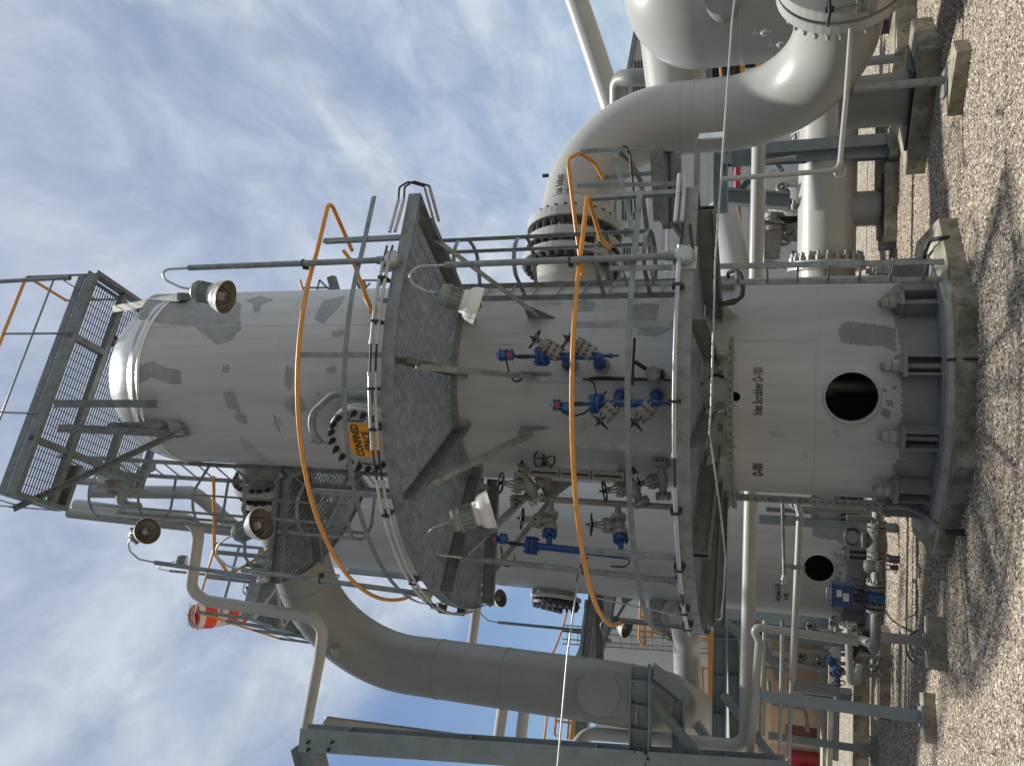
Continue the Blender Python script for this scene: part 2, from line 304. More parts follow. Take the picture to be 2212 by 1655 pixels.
# ================================================================ ground
def ground():
    mb=MB(); xs=[-400,-60,-20,-9,9,20,60,400]; ys=[-60,-5,2,20,40,80,600]
    vs=[(x,y,0) for y in ys for x in xs]; nx=len(xs)
    mb.add(vs,[(j*nx+i,j*nx+i+1,(j+1)*nx+i+1,(j+1)*nx+i) for j in range(len(ys)-1) for i in range(nx-1)])
    m=bpy.data.materials.new('gravel'); m.use_nodes=True; t=m.node_tree; b=t.nodes['Principled BSDF']; b.inputs['Roughness'].default_value=.85; b.inputs['Specular IOR Level'].default_value=.25
    tc=t.nodes.new('ShaderNodeTexCoord'); v=t.nodes.new('ShaderNodeTexVoronoi'); v.inputs['Scale'].default_value=30; t.links.new(tc.outputs['Object'],v.inputs['Vector'])
    sp=t.nodes.new('ShaderNodeSeparateColor'); t.links.new(v.outputs['Color'],sp.inputs[0])
    r=t.nodes.new('ShaderNodeValToRGB'); t.links.new(sp.outputs[0],r.inputs[0]); e=r.color_ramp.elements
    e[0].position=0; e[0].color=(.09,.08,.07,1); e[1].position=1; e[1].color=(.68,.63,.55,1)
    for p,c in ((.2,(.19,.165,.135,1)),(.55,(.34,.30,.245,1)),(.85,(.48,.43,.36,1))): q=e.new(p); q.color=c
    n=t.nodes.new('ShaderNodeTexNoise'); n.inputs['Scale'].default_value=.9; n.inputs['Detail'].default_value=5; t.links.new(tc.outputs['Object'],n.inputs[0])
    r3=t.nodes.new('ShaderNodeValToRGB'); t.links.new(n.outputs[0],r3.inputs[0]); r3.color_ramp.elements[0].position=.3; r3.color_ramp.elements[1].position=.7
    r3.color_ramp.elements[0].color=(.74,.72,.66,1); r3.color_ramp.elements[1].color=(1,1,1,1)
    mx=t.nodes.new('ShaderNodeMixRGB'); mx.blend_type='MULTIPLY'; mx.inputs[0].default_value=1; t.links.new(r.outputs[0],mx.inputs[1]); t.links.new(r3.outputs[0],mx.inputs[2])
    t.links.new(mx.outputs[0],b.inputs['Base Color'])
    bp=t.nodes.new('ShaderNodeBump'); bp.invert=True; bp.inputs['Strength'].default_value=.9; bp.inputs['Distance'].default_value=.02
    t.links.new(v.outputs['Distance'],bp.inputs['Height']); t.links.new(bp.outputs[0],b.inputs['Normal'])
    g=mb.build('ground',m); tag(g,'gravel covered ground under the whole plant','ground',kind='structure')
    # real pebbles near the camera
    pm=bpy.data.materials.new('pebbles'); pm.use_nodes=True; t=pm.node_tree; b=t.nodes['Principled BSDF']; b.inputs['Roughness'].default_value=.75; b.inputs['Specular IOR Level'].default_value=.3
    oi=t.nodes.new('ShaderNodeAttribute'); oi.attribute_type='INSTANCER'; oi.attribute_name='shade'
    r=t.nodes.new('ShaderNodeValToRGB'); t.links.new(oi.outputs['Fac'],r.inputs[0]); e=r.color_ramp.elements
    e[0].position=0; e[0].color=(.055,.05,.046,1); e[1].position=1; e[1].color=(.74,.67,.56,1)
    for p,c in ((.13,(.13,.11,.09,1)),(.34,(.30,.25,.19,1)),(.55,(.42,.355,.27,1)),(.72,(.33,.30,.265,1)),(.88,(.56,.50,.41,1))): q=e.new(p); q.color=c
    t.links.new(r.outputs[0],b.inputs['Base Color'])
    pebs=[]
    for j in range(3):
        k=MB(); rs=random.Random(j)
        import bmesh
        bm=bmesh.new(); bmesh.ops.create_icosphere(bm,subdivisions=1,radius=1)
        vv=[V((v.co.x*(1+rs.uniform(-.2,.2)),v.co.y*(.8+rs.uniform(-.15,.15)),v.co.z*(.62+rs.uniform(-.1,.1)))) for v in bm.verts]
        ff=[[q.index for q in f.verts] for f in bm.faces]; bm.free(); k.add(vv,ff,0,False); pebs.append(k)
    me=bpy.data.meshes.new('pebble_field'); xs=(-6.8,6.2); ys=(5.6,17.0)
    me.from_pydata([(xs[0],ys[0],0),(xs[1],ys[0],0),(xs[1],ys[1],0),(xs[0],ys[1],0)],[],[(0,1,2,3)]); me.materials.append(pm)
    o=bpy.data.objects.new('gravel',me); col.objects.link(o); tag(o,'loose tan and grey gravel stones covering the ground','gravel',kind='stuff')
    pc=bpy.data.collections.new('pebble_shapes')
    for k in pebs:
        mm=bpy.data.meshes.new('pebble'); mm.from_pydata([tuple(p) for p in k.v],[],k.f); mm.materials.append(pm)
        for p in mm.polygons: p.use_smooth=True
        pc.objects.link(bpy.data.objects.new('pebble',mm))
    ng=bpy.data.node_groups.new('scatter','GeometryNodeTree'); ng.interface.new_socket('Geometry',in_out='INPUT',socket_type='NodeSocketGeometry'); ng.interface.new_socket('Geometry',in_out='OUTPUT',socket_type='NodeSocketGeometry')
    n=ng.nodes.new; l=ng.links.new; gi=n('NodeGroupInput'); go=n('NodeGroupOutput')
    dp=n('GeometryNodeDistributePointsOnFaces'); dp.inputs['Density'].default_value=2100; l(gi.outputs[0],dp.inputs['Mesh'])
    ci=n('GeometryNodeCollectionInfo'); ci.inputs['Collection'].default_value=pc; ci.inputs['Separate Children'].default_value=True
    ip=n('GeometryNodeInstanceOnPoints'); ip.inputs['Pick Instance'].default_value=True; l(dp.outputs['Points'],ip.inputs['Points']); l(ci.outputs[0],ip.inputs['Instance'])
    rv=n('FunctionNodeRandomValue'); rv.data_type='FLOAT_VECTOR'; rv.inputs[0].default_value=(-.5,-.5,0); rv.inputs[1].default_value=(.5,.5,6.28); l(rv.outputs[0],ip.inputs['Rotation'])
    rs=n('FunctionNodeRandomValue'); rs.data_type='FLOAT'; rs.inputs[2].default_value=.008; rs.inputs[3].default_value=.018; rs.inputs['Seed'].default_value=5; l(rs.outputs[1],ip.inputs['Scale'])
    st=n('GeometryNodeStoreNamedAttribute'); st.data_type='FLOAT'; st.domain='INSTANCE'; st.inputs['Name'].default_value='shade'
    rc=n('FunctionNodeRandomValue'); rc.data_type='FLOAT'; rc.inputs['Seed'].default_value=9; l(rc.outputs[1],st.inputs['Value']); l(ip.outputs[0],st.inputs['Geometry'])
    l(st.outputs[0],go.inputs[0])
    md=o.modifiers.new('scatter','NODES'); md.node_group=ng
ground()
# ================================================================ scrubber tower
RT=1.2; ZR=9.52; ZB=.20; DA,DB=RT-.0,1.1
def make_tower():
    T=thing('scrubber_tower','tall grey inlet scrubber tower in front, with the words Inlet Scrubber D-101 near its foot','tower',(TX,TY,ZB))
    A0=ang(cyl(1840,858,RT)); Z0=cyl(1840,858,RT).z; HR=.250
    A1=ang(cyl(1588,857,RT)); Z1=cyl(1588,857,RT).z
    # skirt: fine grid with the round openings left out
    mb=MB(); na=360; dz=.02; z=ZB
    rows=[ZB+i*dz for i in range(int((2.3-ZB)/dz)+1)]
    vs=[pol(2*PI*k/na,RT,zz) for zz in rows for k in range(na)]; fs=[]
    def dd(a,b): return (a-b+PI)%(2*PI)-PI
    for i in range(len(rows)-1):
        for k in range(na):
            a=2*PI*(k+.5)/na; zc=rows[i]+dz/2
            if math.hypot(RT*math.sin(dd(a,A0)),zc-Z0)<HR-.004 and abs(dd(a,A0))<1: continue
            if math.hypot(RT*math.sin(dd(a,A1)),zc-Z1)<.055 and abs(dd(a,A1))<1: continue
            fs.append((i*na+k,i*na+(k+1)%na,(i+1)*na+(k+1)%na,(i+1)*na+k))
    mb.add(vs,fs,0,True)
    # ragged lower zone of blue grey paint and touch ups
    patch(mb,[(1968,600),(1905,640),(1935,700),(1945,760),(1925,775),(1945,800),(1948,900),(1943,985),(1925,1010),(1940,1055),(2100,1060),(2100,600)],RT,mi=1,cell=.02)
    patch(mb,[(1820,698),(1812,712),(1816,740),(1880,748),(1896,744),(1935,760),(1935,708),(1830,694)],RT,mi=1,cell=.012,jag=.006)
    for q in ([(1903,792),(1913,795),(1912,806),(1904,802)],[(1905,838),(1915,840),(1916,848),(1906,848)],[(1926,834),(1937,833),(1937,841),(1928,842)],[(1913,862),(1930,868),(1928,880),(1914,874)],
              [(1905,880),(1925,890),(1920,905),(1903,898)],[(1660,930),(1690,932),(1700,945),(1665,944)],[(1800,925),(1812,930),(1815,950),(1802,940)],[(1735,975),(1745,978),(1744,990),(1736,986)]):
        patch(mb,q,RT,mi=1 if q[0][0]>1900 else 2,cell=.01,jag=.005)
    zs=cyl(1765,830,RT).z; mb.lathe((TX,TY,0),(0,0,1),[(RT,zs-.016),(RT+.005,zs-.007),(RT+.005,zs+.007),(RT,zs+.016)],180)
    for a_,q0,q1 in ((ang(cyl(1790,985,RT)),.45,zs),(ang(cyl(1700,735,RT)),zs,2.3),(R(70),.45,2.3)): mb.band((TX,TY),RT-.002,q0,q1,a_-.004,a_+.004,1,.006)
    sk=mb.build('skirt',['shell','base','patch2'],T)
    c=MB(); c.lathe(pol(A0,RT-.03,Z0),pol(A0,1,0,(0,0)),[(.237,-.05),(.237,.045),(.246,.050),(.256,.046),(.262,.02),(.262,-.02)],44); c.build('manhole_rim',['shell'],sk)
    c=MB(); c.lathe(pol(A1,RT-.03,Z1),pol(A1,1,0,(0,0)),[(.05,-.05),(.05,.06),(.064,.06),(.064,0)],24); c.build('vent_rim',['shell'],sk)
    # shell
    mb=MB(); n=96; prof=[(RT,2.28),(RT,3.4),(RT,5.0),(RT,6.6),(RT,8.2),(RT,ZR)]
    mb.lathe((TX,TY,0),(0,0,1),prof,n)
    for zz,px in ((Z0,0),):
        pass
    def seam(z): mb.lathe((TX,TY,0),(0,0,1),[(RT,z-.018),(RT+.005,z-.008),(RT+.005,z+.008),(RT,z+.018)],n)
    for z in (cyl(985,830,RT).z-.02,cyl(590,830,RT).z,3.55): seam(z)
    for q in (
        [(340,632),(300,690),(360,700),(420,705),(470,745),(500,735),(520,712),(520,660),(500,640),(430,628)],
        [(300,790),(300,828),(330,815),(360,828),(390,830),(392,800),(360,795),(330,780)],
        [(480,790),(494,788),(496,805),(481,804)],[(484,848),(505,846),(515,880),(505,885),(490,880)],[(506,870),(514,872),(520,895),(510,888)],[(508,893),(530,896),(536,912),(522,916),(508,904)],
        [(545,660),(565,655),(560,672),(550,676)],[(618,790),(632,794),(634,830),(626,842),(614,830)],[(612,872),(640,848),(658,868),(664,885),(640,900),(625,890)],
        [(705,795),(725,790),(727,805),(708,808)],[(715,718),(735,712),(748,716),(735,728),(718,726)],[(680,845),(690,848),(688,856),(682,852)],
        [(590,895),(606,905),(612,940),(600,930)],[(680,690),(700,650),(745,640),(735,660),(700,700)],[(1235,655),(1262,648),(1290,655),(1280,672),(1240,675)],
        [(1360,660),(1405,655),(1425,660),(1415,695),(1366,695)],[(1380,706),(1432,702),(1450,712),(1412,728),(1375,722)],[(530,650),(560,640),(590,648),(560,660)]):
        patch(mb,q,RT,mi=1,cell=.016,jag=.009)
    for q in ([(1165,898),(1230,900),(1280,905),(1275,930),(1170,925)],[(520,945),(545,960),(590,1000),(570,1000),(520,965)],[(1400,870),(1440,875),(1440,905),(1405,900)],
              [(1150,640),(1200,645),(1210,660),(1160,662)]): patch(mb,q,RT,mi=2,cell=.02)
    for a_,q0,q1 in ((R(20),3.55,6.0),(R(-38),6.0,ZR),(R(33),6.0,ZR),(R(-12),2.3,3.55)): mb.band((TX,TY),RT-.002,q0,q1,a_-.004,a_+.004,1,.006)
    sh=mb.build('shell',['shell','patch','patch2'],T)
    # dome
    mb=MB(); mb.lathe((TX,TY,ZR),(0,0,1),[(RT,-.03),(RT+.018,-.03),(RT+.018,.015),(RT+.002,.02),(RT+.002,.075),(RT+.012,.08),(RT+.012,.1)]+[((RT+.006)*math.cos(t),.1+(DB-.1)*math.sin(t)) for t in [PI/2*i/18 for i in range(19)]],96)
    mb.build('domed_head','dome',T)
    # anchor chairs
    for k in range(12):
        a=R(8.6+30*k); rad=pol(a,1,0,(0,0)); tan=V((math.cos(a),math.sin(a),0)); rm=Matrix((( tan.x,rad.x,0),(tan.y,rad.y,0),(0,0,1)))
        b=MB(); c0=pol(a,RT+.095,0)
        for sgn in (-1,1): b.box(c0+tan*sgn*.085+V((0,0,ZB+.165)),(.018,.17,.28),rm)
        b.box(c0+V((0,0,ZB+.325)),(.225,.19,.04),rm); b.box(c0+V((0,0,ZB+.36)),(.14,.14,.03),rm)
        b.box(pol(a,RT+.10,ZB+.012),(.30,.20,.025),rm)
        ch=b.build('anchor_chair','base',T); q=MB(); q.cylr(c0+V((0,0,ZB)),c0+V((0,0,ZB+.53)),.032,n=12); q.build('anchor_bolt','valve',ch)
        q=MB(); q.cylr(c0+V((0,0,ZB+.375)),c0+V((0,0,ZB+.435)),.062,n=6,sm=False); q.cylr(c0+V((0,0,ZB+.44)),c0+V((0,0,ZB+.50)),.055,n=6,sm=False); q.build('anchor_nut','boltg',ch)
    mb=MB(); mb.lathe((TX,TY,ZB),(0,0,1),[(RT-.1,.0),(RT+.20,0),(RT+.20,.024),(RT,.024)],96,sm=False); mb.build('base_ring','base',T)
    c=MB(); c.cylr((TX-.1,TY-.35,1.15),(TX+.9,TY+.1,1.15),.07,n=20); c.cylr((TX+.0,TY-.3,.2),(TX+.0,TY-.3,1.6),.07,n=16); c.build('inner_drain_pipe','pipe',sk)
    return T
T1=make_tower()
# second, identical tower behind (before lettering and fittings are added to the first)
D2=V((-2.97,6.2,0)); S2=1.0
T2=copy_tree(T1); T2.location=T1.location+D2; T2.scale=(S2,)*3; T2['label']='farther grey scrubber tower behind the left side of the front one'
for ch in list(T2.children):
    if ch.name.startswith('shell'): bpy.data.objects.remove(ch)
    elif ch.name.startswith('domed_head'): ch.location.z+=.9
mb=MB(); mb.lathe((0,0,0),(0,0,1),[(RT,2.28-ZB),(RT,5),(RT,8),(RT,ZR+.9-ZB)],96)
for z in (3.4,5.6,7.8): mb.lathe((0,0,0),(0,0,1),[(RT,z-.018),(RT+.005,z-.008),(RT+.005,z+.008),(RT,z+.018)],96)
mb.build('shell','shell').parent=T2
T1['group']=T2['group']='scrubber towers'
def lettering(T,dv,txts):
    c=(TX+dv.x,TY+dv.y)
    for t,s,a,z,xs,bo in txts: mb=MB(); wrap_text(mb,t,s,a,z,RT,c,xs,bo); mb.build('lettering','text',T)
    pass
p1=cyl(1638,845,RT); p2=cyl(1638,1014,RT)
lettering(T1,V((0,0,0)),[('Inlet Scrubber D-101',.128,ang(p1),p1.z,.44,.0022),('D-101',.135,ang(p2),p2.z,.62,.006)])
T2['_o']=[T2.location.x,T2.location.y,T2.location.z]
c2=(TX+D2.x,TY+D2.y); q1=cyl(1681,1281,RT*S2,c2); q2=cyl(1696,1288,RT*S2,c2); q1.z=ZB+(q1.z-ZB)/S2; q2.z=ZB+(q2.z-ZB)/S2
lettering(T2,D2,[('Inlet Scrubber D-102',.120,math.atan2(q1.x-c2[0],-(q1.y-c2[1])),q1.z,.40,.003),('D-102',.10,math.atan2(q2.x-c2[0],-(q2.y-c2[1])),q2.z-.02,.6,.004)])
# manway with sign and davit
def manway(T):
    m0=cyl(787,946,RT+.25); a=ang(m0); z=m0.z; ax=pol(a,1,0,(0,0)); tan=V((math.cos(a),math.sin(a),0)); up=V((0,0,1))
    b=MB(); b.cylr(pol(a,RT-.1,z),pol(a,RT+.20,z),.31,n=40); flange(b,pol(a,RT+.20,z),ax,.43,.07); n_=b.build('manway',['shell'],T)
    b=MB(); flange(b,pol(a,RT+.275,z),ax,.42,.06,0,44)
    b.lathe(pol(a,RT+.307,z),ax,[(0,.001),(.235,.001),(.235,0)],40,1,sm=False)
    for sgn in (-1,1):
        p=pol(a,RT+.305,z)+tan*sgn*.285
        b.tube([p+up*.10,p+up*.10+ax*.05,p-up*.10+ax*.05,p-up*.10],.009,6,2)
    flat_text(b,'CONFINED',.135,pol(a,RT+.308,z+.055),tan,up,.62,.004,2); flat_text(b,'SPACE',.135,pol(a,RT+.308,z-.075),tan,up,.66,.004,2)
    b.build('manway_cover',['shell','orange','text'],n_)
    b=MB(); b.bolts(pol(a,RT+.305,z),ax,.372,20,.03,.10,both=.17); b.build('manway_bolts','bolt',n_)
    b=MB(); p0=pol(a,RT+.12,z-.05)+tan*.50
    b.tube(fillet([p0-up*.1,p0+up*.40,p0+up*.74-tan*.25+ax*.05,p0+up*.72-tan*.5+ax*.15,p0+up*.62-tan*.56+ax*.17],.25,6),.043,12)
    b.cylr(p0-up*.12,p0+up*.22,.056,n=14); b.box(pol(a,RT+.12,z-.03)+tan*.43,(.12,.05,.2))
    q=p0+up*.62-tan*.56+ax*.17; b.cylr(q+up*.15,q-up*.16,.014,n=8); b.build('davit_arm','galv',n_)
manway(T1)
# foundation
def octslab(c,ap,z1,name,lab,rot=0):
    P=[V((c[0]+ap/math.cos(PI/8)*math.sin(PI/8+k*PI/4+rot),c[1]-ap/math.cos(PI/8)*math.cos(PI/8+k*PI/4+rot),0)) for k in range(8)]
    root=thing(name,lab,'foundation',(c[0],c[1],0),'tower foundations'); b=MB(); b.prism([p-V((0,0,.1)) for p in P],(0,0,z1+.1)); sl=b.build('concrete_slab','conc',root)
    b=MB(); b.lathe((c[0],c[1],z1),(0,0,1),[(0,.04),(ap-.12,.04),(ap-.08,0)],96,sm=False); b.build('grout','conct',root); return root
octslab((TX,TY),1.66,.16,'tower_foundation','stained octagonal concrete foundation with a cable over its edge, under the front scrubber tower',.0)
octslab((TX+D2.x,TY+D2.y),1.66,.16,'tower_foundation','pale octagonal concrete foundation under the farther scrubber tower',.0)
# ================================================================ platforms round the front tower
RO_=2.77; RI=1.33
def arcp(a0,a1,r,z,n=None):
    n=n or max(2,int(abs(a1-a0)/R(3))); return [pol(a0+(a1-a0)*i/n,r,z) for i in range(n+1)]
def ring_platform(z,a0,a1,tip,brs,struts,name,label,group,gan=.6,inner_seg=True):
    T=thing(name,label,'platform',(TX,TY,z),group); up=V((0,0,1))
    outer=arcp(a0,a1,RO_,0)+([V((tip.x,tip.y,0))] if tip else []); inner=arcp(a0,R(38) if tip else a1,RI,0)
    poly=[(p.x,p.y) for p in outer+inner[::-1]]
    g=MB(); grating(g,poly,z+.045,gan,.062,.13,.036,.012); g.build('grating','deck',T)
    b=MB()
    for p,q in zip(outer,outer[1:]): b.bar(p+up*(z+.045),q+up*(z+.045),.008,.13)
    if tip:
        q=inner[-1]; b.bar(outer[-1]+up*(z+.045),q+up*(z+.045),.008,.13)
    b.build('toe_plate','galv',T)
    b=MB()
    for p,q in zip(inner,inner[1:]): b.bar(p+up*(z-.02),q+up*(z-.02),.06,.06)
    for k,a in enumerate(brs): pass
    b.build('inner_ring','galv',T)
    for a in brs:
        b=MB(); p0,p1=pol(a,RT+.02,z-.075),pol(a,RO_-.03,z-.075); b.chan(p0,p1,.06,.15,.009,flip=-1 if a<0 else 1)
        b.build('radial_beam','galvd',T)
    for a,zl,ro in struts:
        b=MB(); b.angle(pol(a,RT+.10,zl),pol(a,ro,z-.12),.06,.008)
        tn=pol(a+PI/2,1,0,(0,0)); p=pol(a,RT,zl)
        b.prism([p+tn*.01+up*.15,p+tn*.01-up*.17,p+tn*.01+pol(a,.20,0,(0,0))+up*.08,p+tn*.01+pol(a,.16,0,(0,0))+up*.15],tn*.012)
        b.build('strut','galv',T)
    return T,outer,inner
def railing(T,pts,z,posts,hm=.50,ht=1.0,col_='yellow',extra=None,post_m='galv',ph=None):
    up=V((0,0,1))
    b=MB(); b.tube(pts if extra is None else extra,.0225,10); b.build('top_rail',col_,T)
    b=MB()
    for p,q in zip([V((p.x,p.y,z+hm)) for p in pts],[V((p.x,p.y,z+hm)) for p in pts][1:]): b.bar(p,q,.008,.05)
    b.build('mid_rail',post_m,T)
    for p in posts:
        d=(p-V((TX,TY,p.z))); d.z=0; d.normalize(); b=MB(); t=V((-d.y,d.x,0))
        q=V((p.x,p.y,z+.02)); b.bar(q,q+up*(ht-.03),.055,.010,up=d); b.bar(q-d*.028,q-d*.028+up*(ht-.03),.008,.05,up=d); b.build('post',post_m,T)
def posts_px(lst): 
    o=[]
    for x,y in lst: p=cyl(x,y,RO_); o.append(p)
    return o
zM=5.05; tipM=atz(905,418,zM)
PM,outM,inM=ring_platform(zM,R(-86),R(27),tipM,[R(-25),R(4.5),R(36),R(-56),R(-85)],[(R(-25),4.16,2.45),(R(3.6),4.11,2.5),(R(35.3),4.14,2.5),(R(-56),4.1,2.4),(R(-84),4.1,2.4)],
  'ring_platform','galvanised grating platform high round the front tower, just under the confined space manway','ring platforms',.62)
up=V((0,0,1))
tr=[V((p.x,p.y,zM+1.02)) for p in outM[:-1]]; tip_=V((tipM.x,tipM.y,zM+1.02))
rb=[pol(R(38.5),r_,zM+1.02) for r_ in (2.25,)]
railing(PM,[V((p.x,p.y,zM+1.02)) for p in outM],zM,posts_px([(745,767),(765,517),(840,1245)])+[pol(R(-24),RO_)],extra=fillet(tr+[tip_]+rb,.07,4))
b=MB(); q=[at(760,545,7.6),at(738,543,7.6)]; a_=pol(R(38.5),2.15,zM+.98); c_=pol(R(37.5),1.52,zM+.80)
b.tube([at(741,541,7.95),at(765,572,8.0),at(803,670,8.35)],.0225,10); b.tube([at(803,670,8.35),at(785,640,8.6)],.02,8); b.box(at(806,672,8.3),(.07,.06,.07)); b.build('gate_rail','yellow',PM)
zL=2.335; tipL=atz(1505,404,zL)
PL,outL,inL=ring_platform(zL,R(-87),R(27),tipL,[R(34),R(11.5),R(-11.5),R(-33),R(-60),R(-86)],[],
  'ring_platform','lower grating platform round the front tower, at head height above the foundation','ring platforms',.62)
tl=[V((p.x,p.y,zL+.985)) for p in outL[:-1]]
railing(PL,[V((p.x,p.y,zL+.985)) for p in outL],zL,posts_px([(1350,701),(1350,965),(1380,1200)])+[pol(R(38),2.8),pol(R(-83),RO_)],
   extra=fillet([pol(R(-86),RO_,zL+.96)]+tl+[V((tipL.x,tipL.y,zL+.985)),pol(R(40),2.2,zL+.985),pol(R(40),2.1,zL+.9)],.06,4))
# short gussets and deeper beams under the lower deck
for a in (34,11.5,-11.5,-33,-86):
    b=MB(); tn=pol(R(a)+PI/2,1,0,(0,0)); p=pol(R(a),RT,zL-.03); o_=pol(R(a),1,0,(0,0))
    b.prism([p+tn*.012,p+tn*.012-up*.28,p+tn*.012+o_*.22-up*.15,p+tn*.012+o_*.32],tn*.012); b.build('gusset','shell',PL)
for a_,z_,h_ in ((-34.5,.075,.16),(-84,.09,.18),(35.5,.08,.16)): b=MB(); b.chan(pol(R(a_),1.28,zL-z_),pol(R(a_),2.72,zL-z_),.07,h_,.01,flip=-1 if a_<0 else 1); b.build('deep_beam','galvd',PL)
# right hand extension of the lower platform towards the inlet valve
b=MB(); P0=V((tipL.x,tipL.y,zL)); E1=at(1500,330,9.3); 
ext=thing('valve_platform','narrow galvanised platform with a hooked yellow rail beside the big bolted inlet flanges','platform',(2.2,8.8,2.92))
zX=2.92
poly=[(1.90,9.35),(2.62,9.0),(2.85,9.9),(1.95,10.1)]
g=MB(); grating(g,poly,zX+.045,.62); g.build('grating','deck',ext)
b=MB()
for p,q in zip(poly,poly[1:]): b.bar((p[0],p[1],zX+.045),(q[0],q[1],zX+.045),.008,.15)
b.build('toe_plate','galv',ext)
b=MB(); b.bar((1.95,10.0,zX-.07),(2.8,9.8,zX-.07),.07,.12); b.build('beam','galv',ext)
b=MB(); b.ibeam(V((2.0,9.9,2.9)),V((1.2,9.75,2.35)),.08,.08); b.build('knee_brace','galv',ext)
b=MB(); b.bar(at(1505,402,7.5),at(1507,300,7.5),.05,.012,up=V((0,-1,0))); b.bar(at(1512,296,7.5),at(1566,292,7.2),.05,.03,up=V((0,-1,0))); solo(b,'tube_bracket','galv','bent galvanised bracket holding the long thin tube in front of the big inlet pipe','bracket')
b=MB(); b.tube(fillet([at(1258,595,9.0),at(1245,500,8.95),at(1226,345,8.9),at(1250,330,9.3),at(1285,352,9.5),at(1304,388,9.6)],.16,7),.024,10); b.build('top_rail','yellow',ext)
for x0,x1,y0,y1,Y in ((1247,1470,402,397,8.95),(1255,1432,328,318,9.3),(1293,1440,385,372,9.6)):
    b=MB(); b.bar(at(x0,y0,Y),at(x1,y1,Y),.05,.012,up=V((0,1,0))); b.build('post','galv',ext)
b=MB()
for p,q in zip([at(1376,545,8.6),at(1343,395,8.95),at(1326,340,9.1),at(1336,328,9.3),at(1364,352,9.5),at(1385,395,9.6),at(1406,560,9.9)],[at(1343,395,8.95),at(1326,340,9.1),at(1336,328,9.3),at(1364,352,9.5),at(1385,395,9.6),at(1406,560,9.9)]): b.bar(p,q,.008,.055)
b.build('mid_rail','galv',ext)
# --------------------------------------------------------------- upper left ring platform and top deck
zU=8.0
U,outU,inU=ring_platform(zU,R(-142),R(-79),None,[R(-82),R(-104),R(-139)],[(R(-104),7.2,2.4)],'ring_platform','grating landing on the upper left of the front tower beside the caged ladder','ring platforms',.9)
railing(U,[V((p.x,p.y,zU+1.0)) for p in arcp(R(-142),R(-90),RO_,0)]+[pol(R(-83),2.45,zU+1.0),pol(R(-76),1.4,zU+1.0)],zU,[pol(R(-83),2.45),pol(R(-98),RO_),pol(R(-118),RO_),pol(R(-141),RO_)])
zT=10.9
tp=thing('top_platform','skewed rectangular grating platform on channel frame above the domed head of the front tower','platform',(TX,TY,zT))
c0,c1,c2_,c3=atz(192,596,zT),atz(-60,1190,zT),atz(124,1114,zT),atz(175,962,zT)
fr=atz(190,592,zT); fl=atz(14,1068,zT); dx=(fl-fr).normalized(); dn=V((-dx.y,dx.x,0)); 
if dn.y<0: dn=-dn
W=(fl-fr).length; j=(atz(84,955,zT)-fr).dot(dx); D0=2.05; DL=(atz(124,1114,zT)-fl).dot(dn)
def tpp(s,d,z=0): return fr+dx*s+dn*d+up*z
P_=[tpp(0,0),tpp(W,0),tpp(W,DL),tpp(j+.12,DL),tpp(j+.12,D0),tpp(0,D0)]
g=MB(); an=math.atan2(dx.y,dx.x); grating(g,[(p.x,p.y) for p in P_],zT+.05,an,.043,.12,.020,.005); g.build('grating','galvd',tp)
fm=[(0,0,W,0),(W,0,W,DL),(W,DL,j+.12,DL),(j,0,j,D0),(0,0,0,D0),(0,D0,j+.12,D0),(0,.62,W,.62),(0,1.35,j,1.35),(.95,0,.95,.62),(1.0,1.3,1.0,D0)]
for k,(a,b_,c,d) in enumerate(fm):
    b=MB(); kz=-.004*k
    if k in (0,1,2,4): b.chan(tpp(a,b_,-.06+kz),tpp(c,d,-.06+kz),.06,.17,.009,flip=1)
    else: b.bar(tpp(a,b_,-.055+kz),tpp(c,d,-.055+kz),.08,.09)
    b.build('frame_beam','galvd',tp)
b=MB()
for p,q in ((P_[0],P_[1]),(P_[1],P_[2]),(P_[5],P_[0])): b.bar(p+up*.1,q+up*.1,.008,.11)
b.build('toe_plate','galvd',tp)
rp=[tpp(0,.75,1.15),tpp(0,0,1.15),tpp(W,0,1.15),tpp(W,DL,1.15)]
b=MB(); b.tube(fillet(rp,.06,4),.023,8); b.build('top_rail','yellow',tp)
b=MB(); b.tube([p-up*.55 for p in rp],.014,6); b.build('mid_rail','galv',tp)
for s_,d_ in ((0,.02),(.93,0),(2.1,0),(W,0),(W,DL),(0,.75)):
    b=MB(); b.bar(tpp(s_,d_,0),tpp(s_,d_,1.15),.045,.012,up=dx); b.build('post','galv',tp)
def leg(pa,pb,kind='h'):
    b=MB()
    if kind=='h': b.ibeam(pa,pb,.10,.10,.008,up=V((0,-1,0)))
    else: b.angle(pa,pb,.07,.008,up=V((0,-1,0)))
    b.box(pb,(.10,.16,.10)); b.build('leg','galvd',tp)
q=cyl(405,641,RT+.05); leg(tpp(.28,.55,-.1),cyl(398,642,RT+.06)); leg(at(122,872,8.0),at(322,872,8.2)); leg(at(130,925,8.1),at(385,936,8.45))
leg(at(235,722,9.2),at(250,742,9.3))
b=MB(); b.angle(at(28,1095,7.9),at(400,922,8.4),.07,.01,up=V((0,-1,0))); b.build('brace','galvd',tp)
b=MB(); b.prism([at(238,912,8.3),at(345,910,8.35),at(348,924,8.35),at(300,938,8.35),at(225,925,8.3)],V((0,.12,0))); b.prism([at(363,910,8.35),at(385,912,8.35),at(400,942,8.35),at(368,940,8.35)],V((0,.1,0))); b.build('gusset','galv',tp)
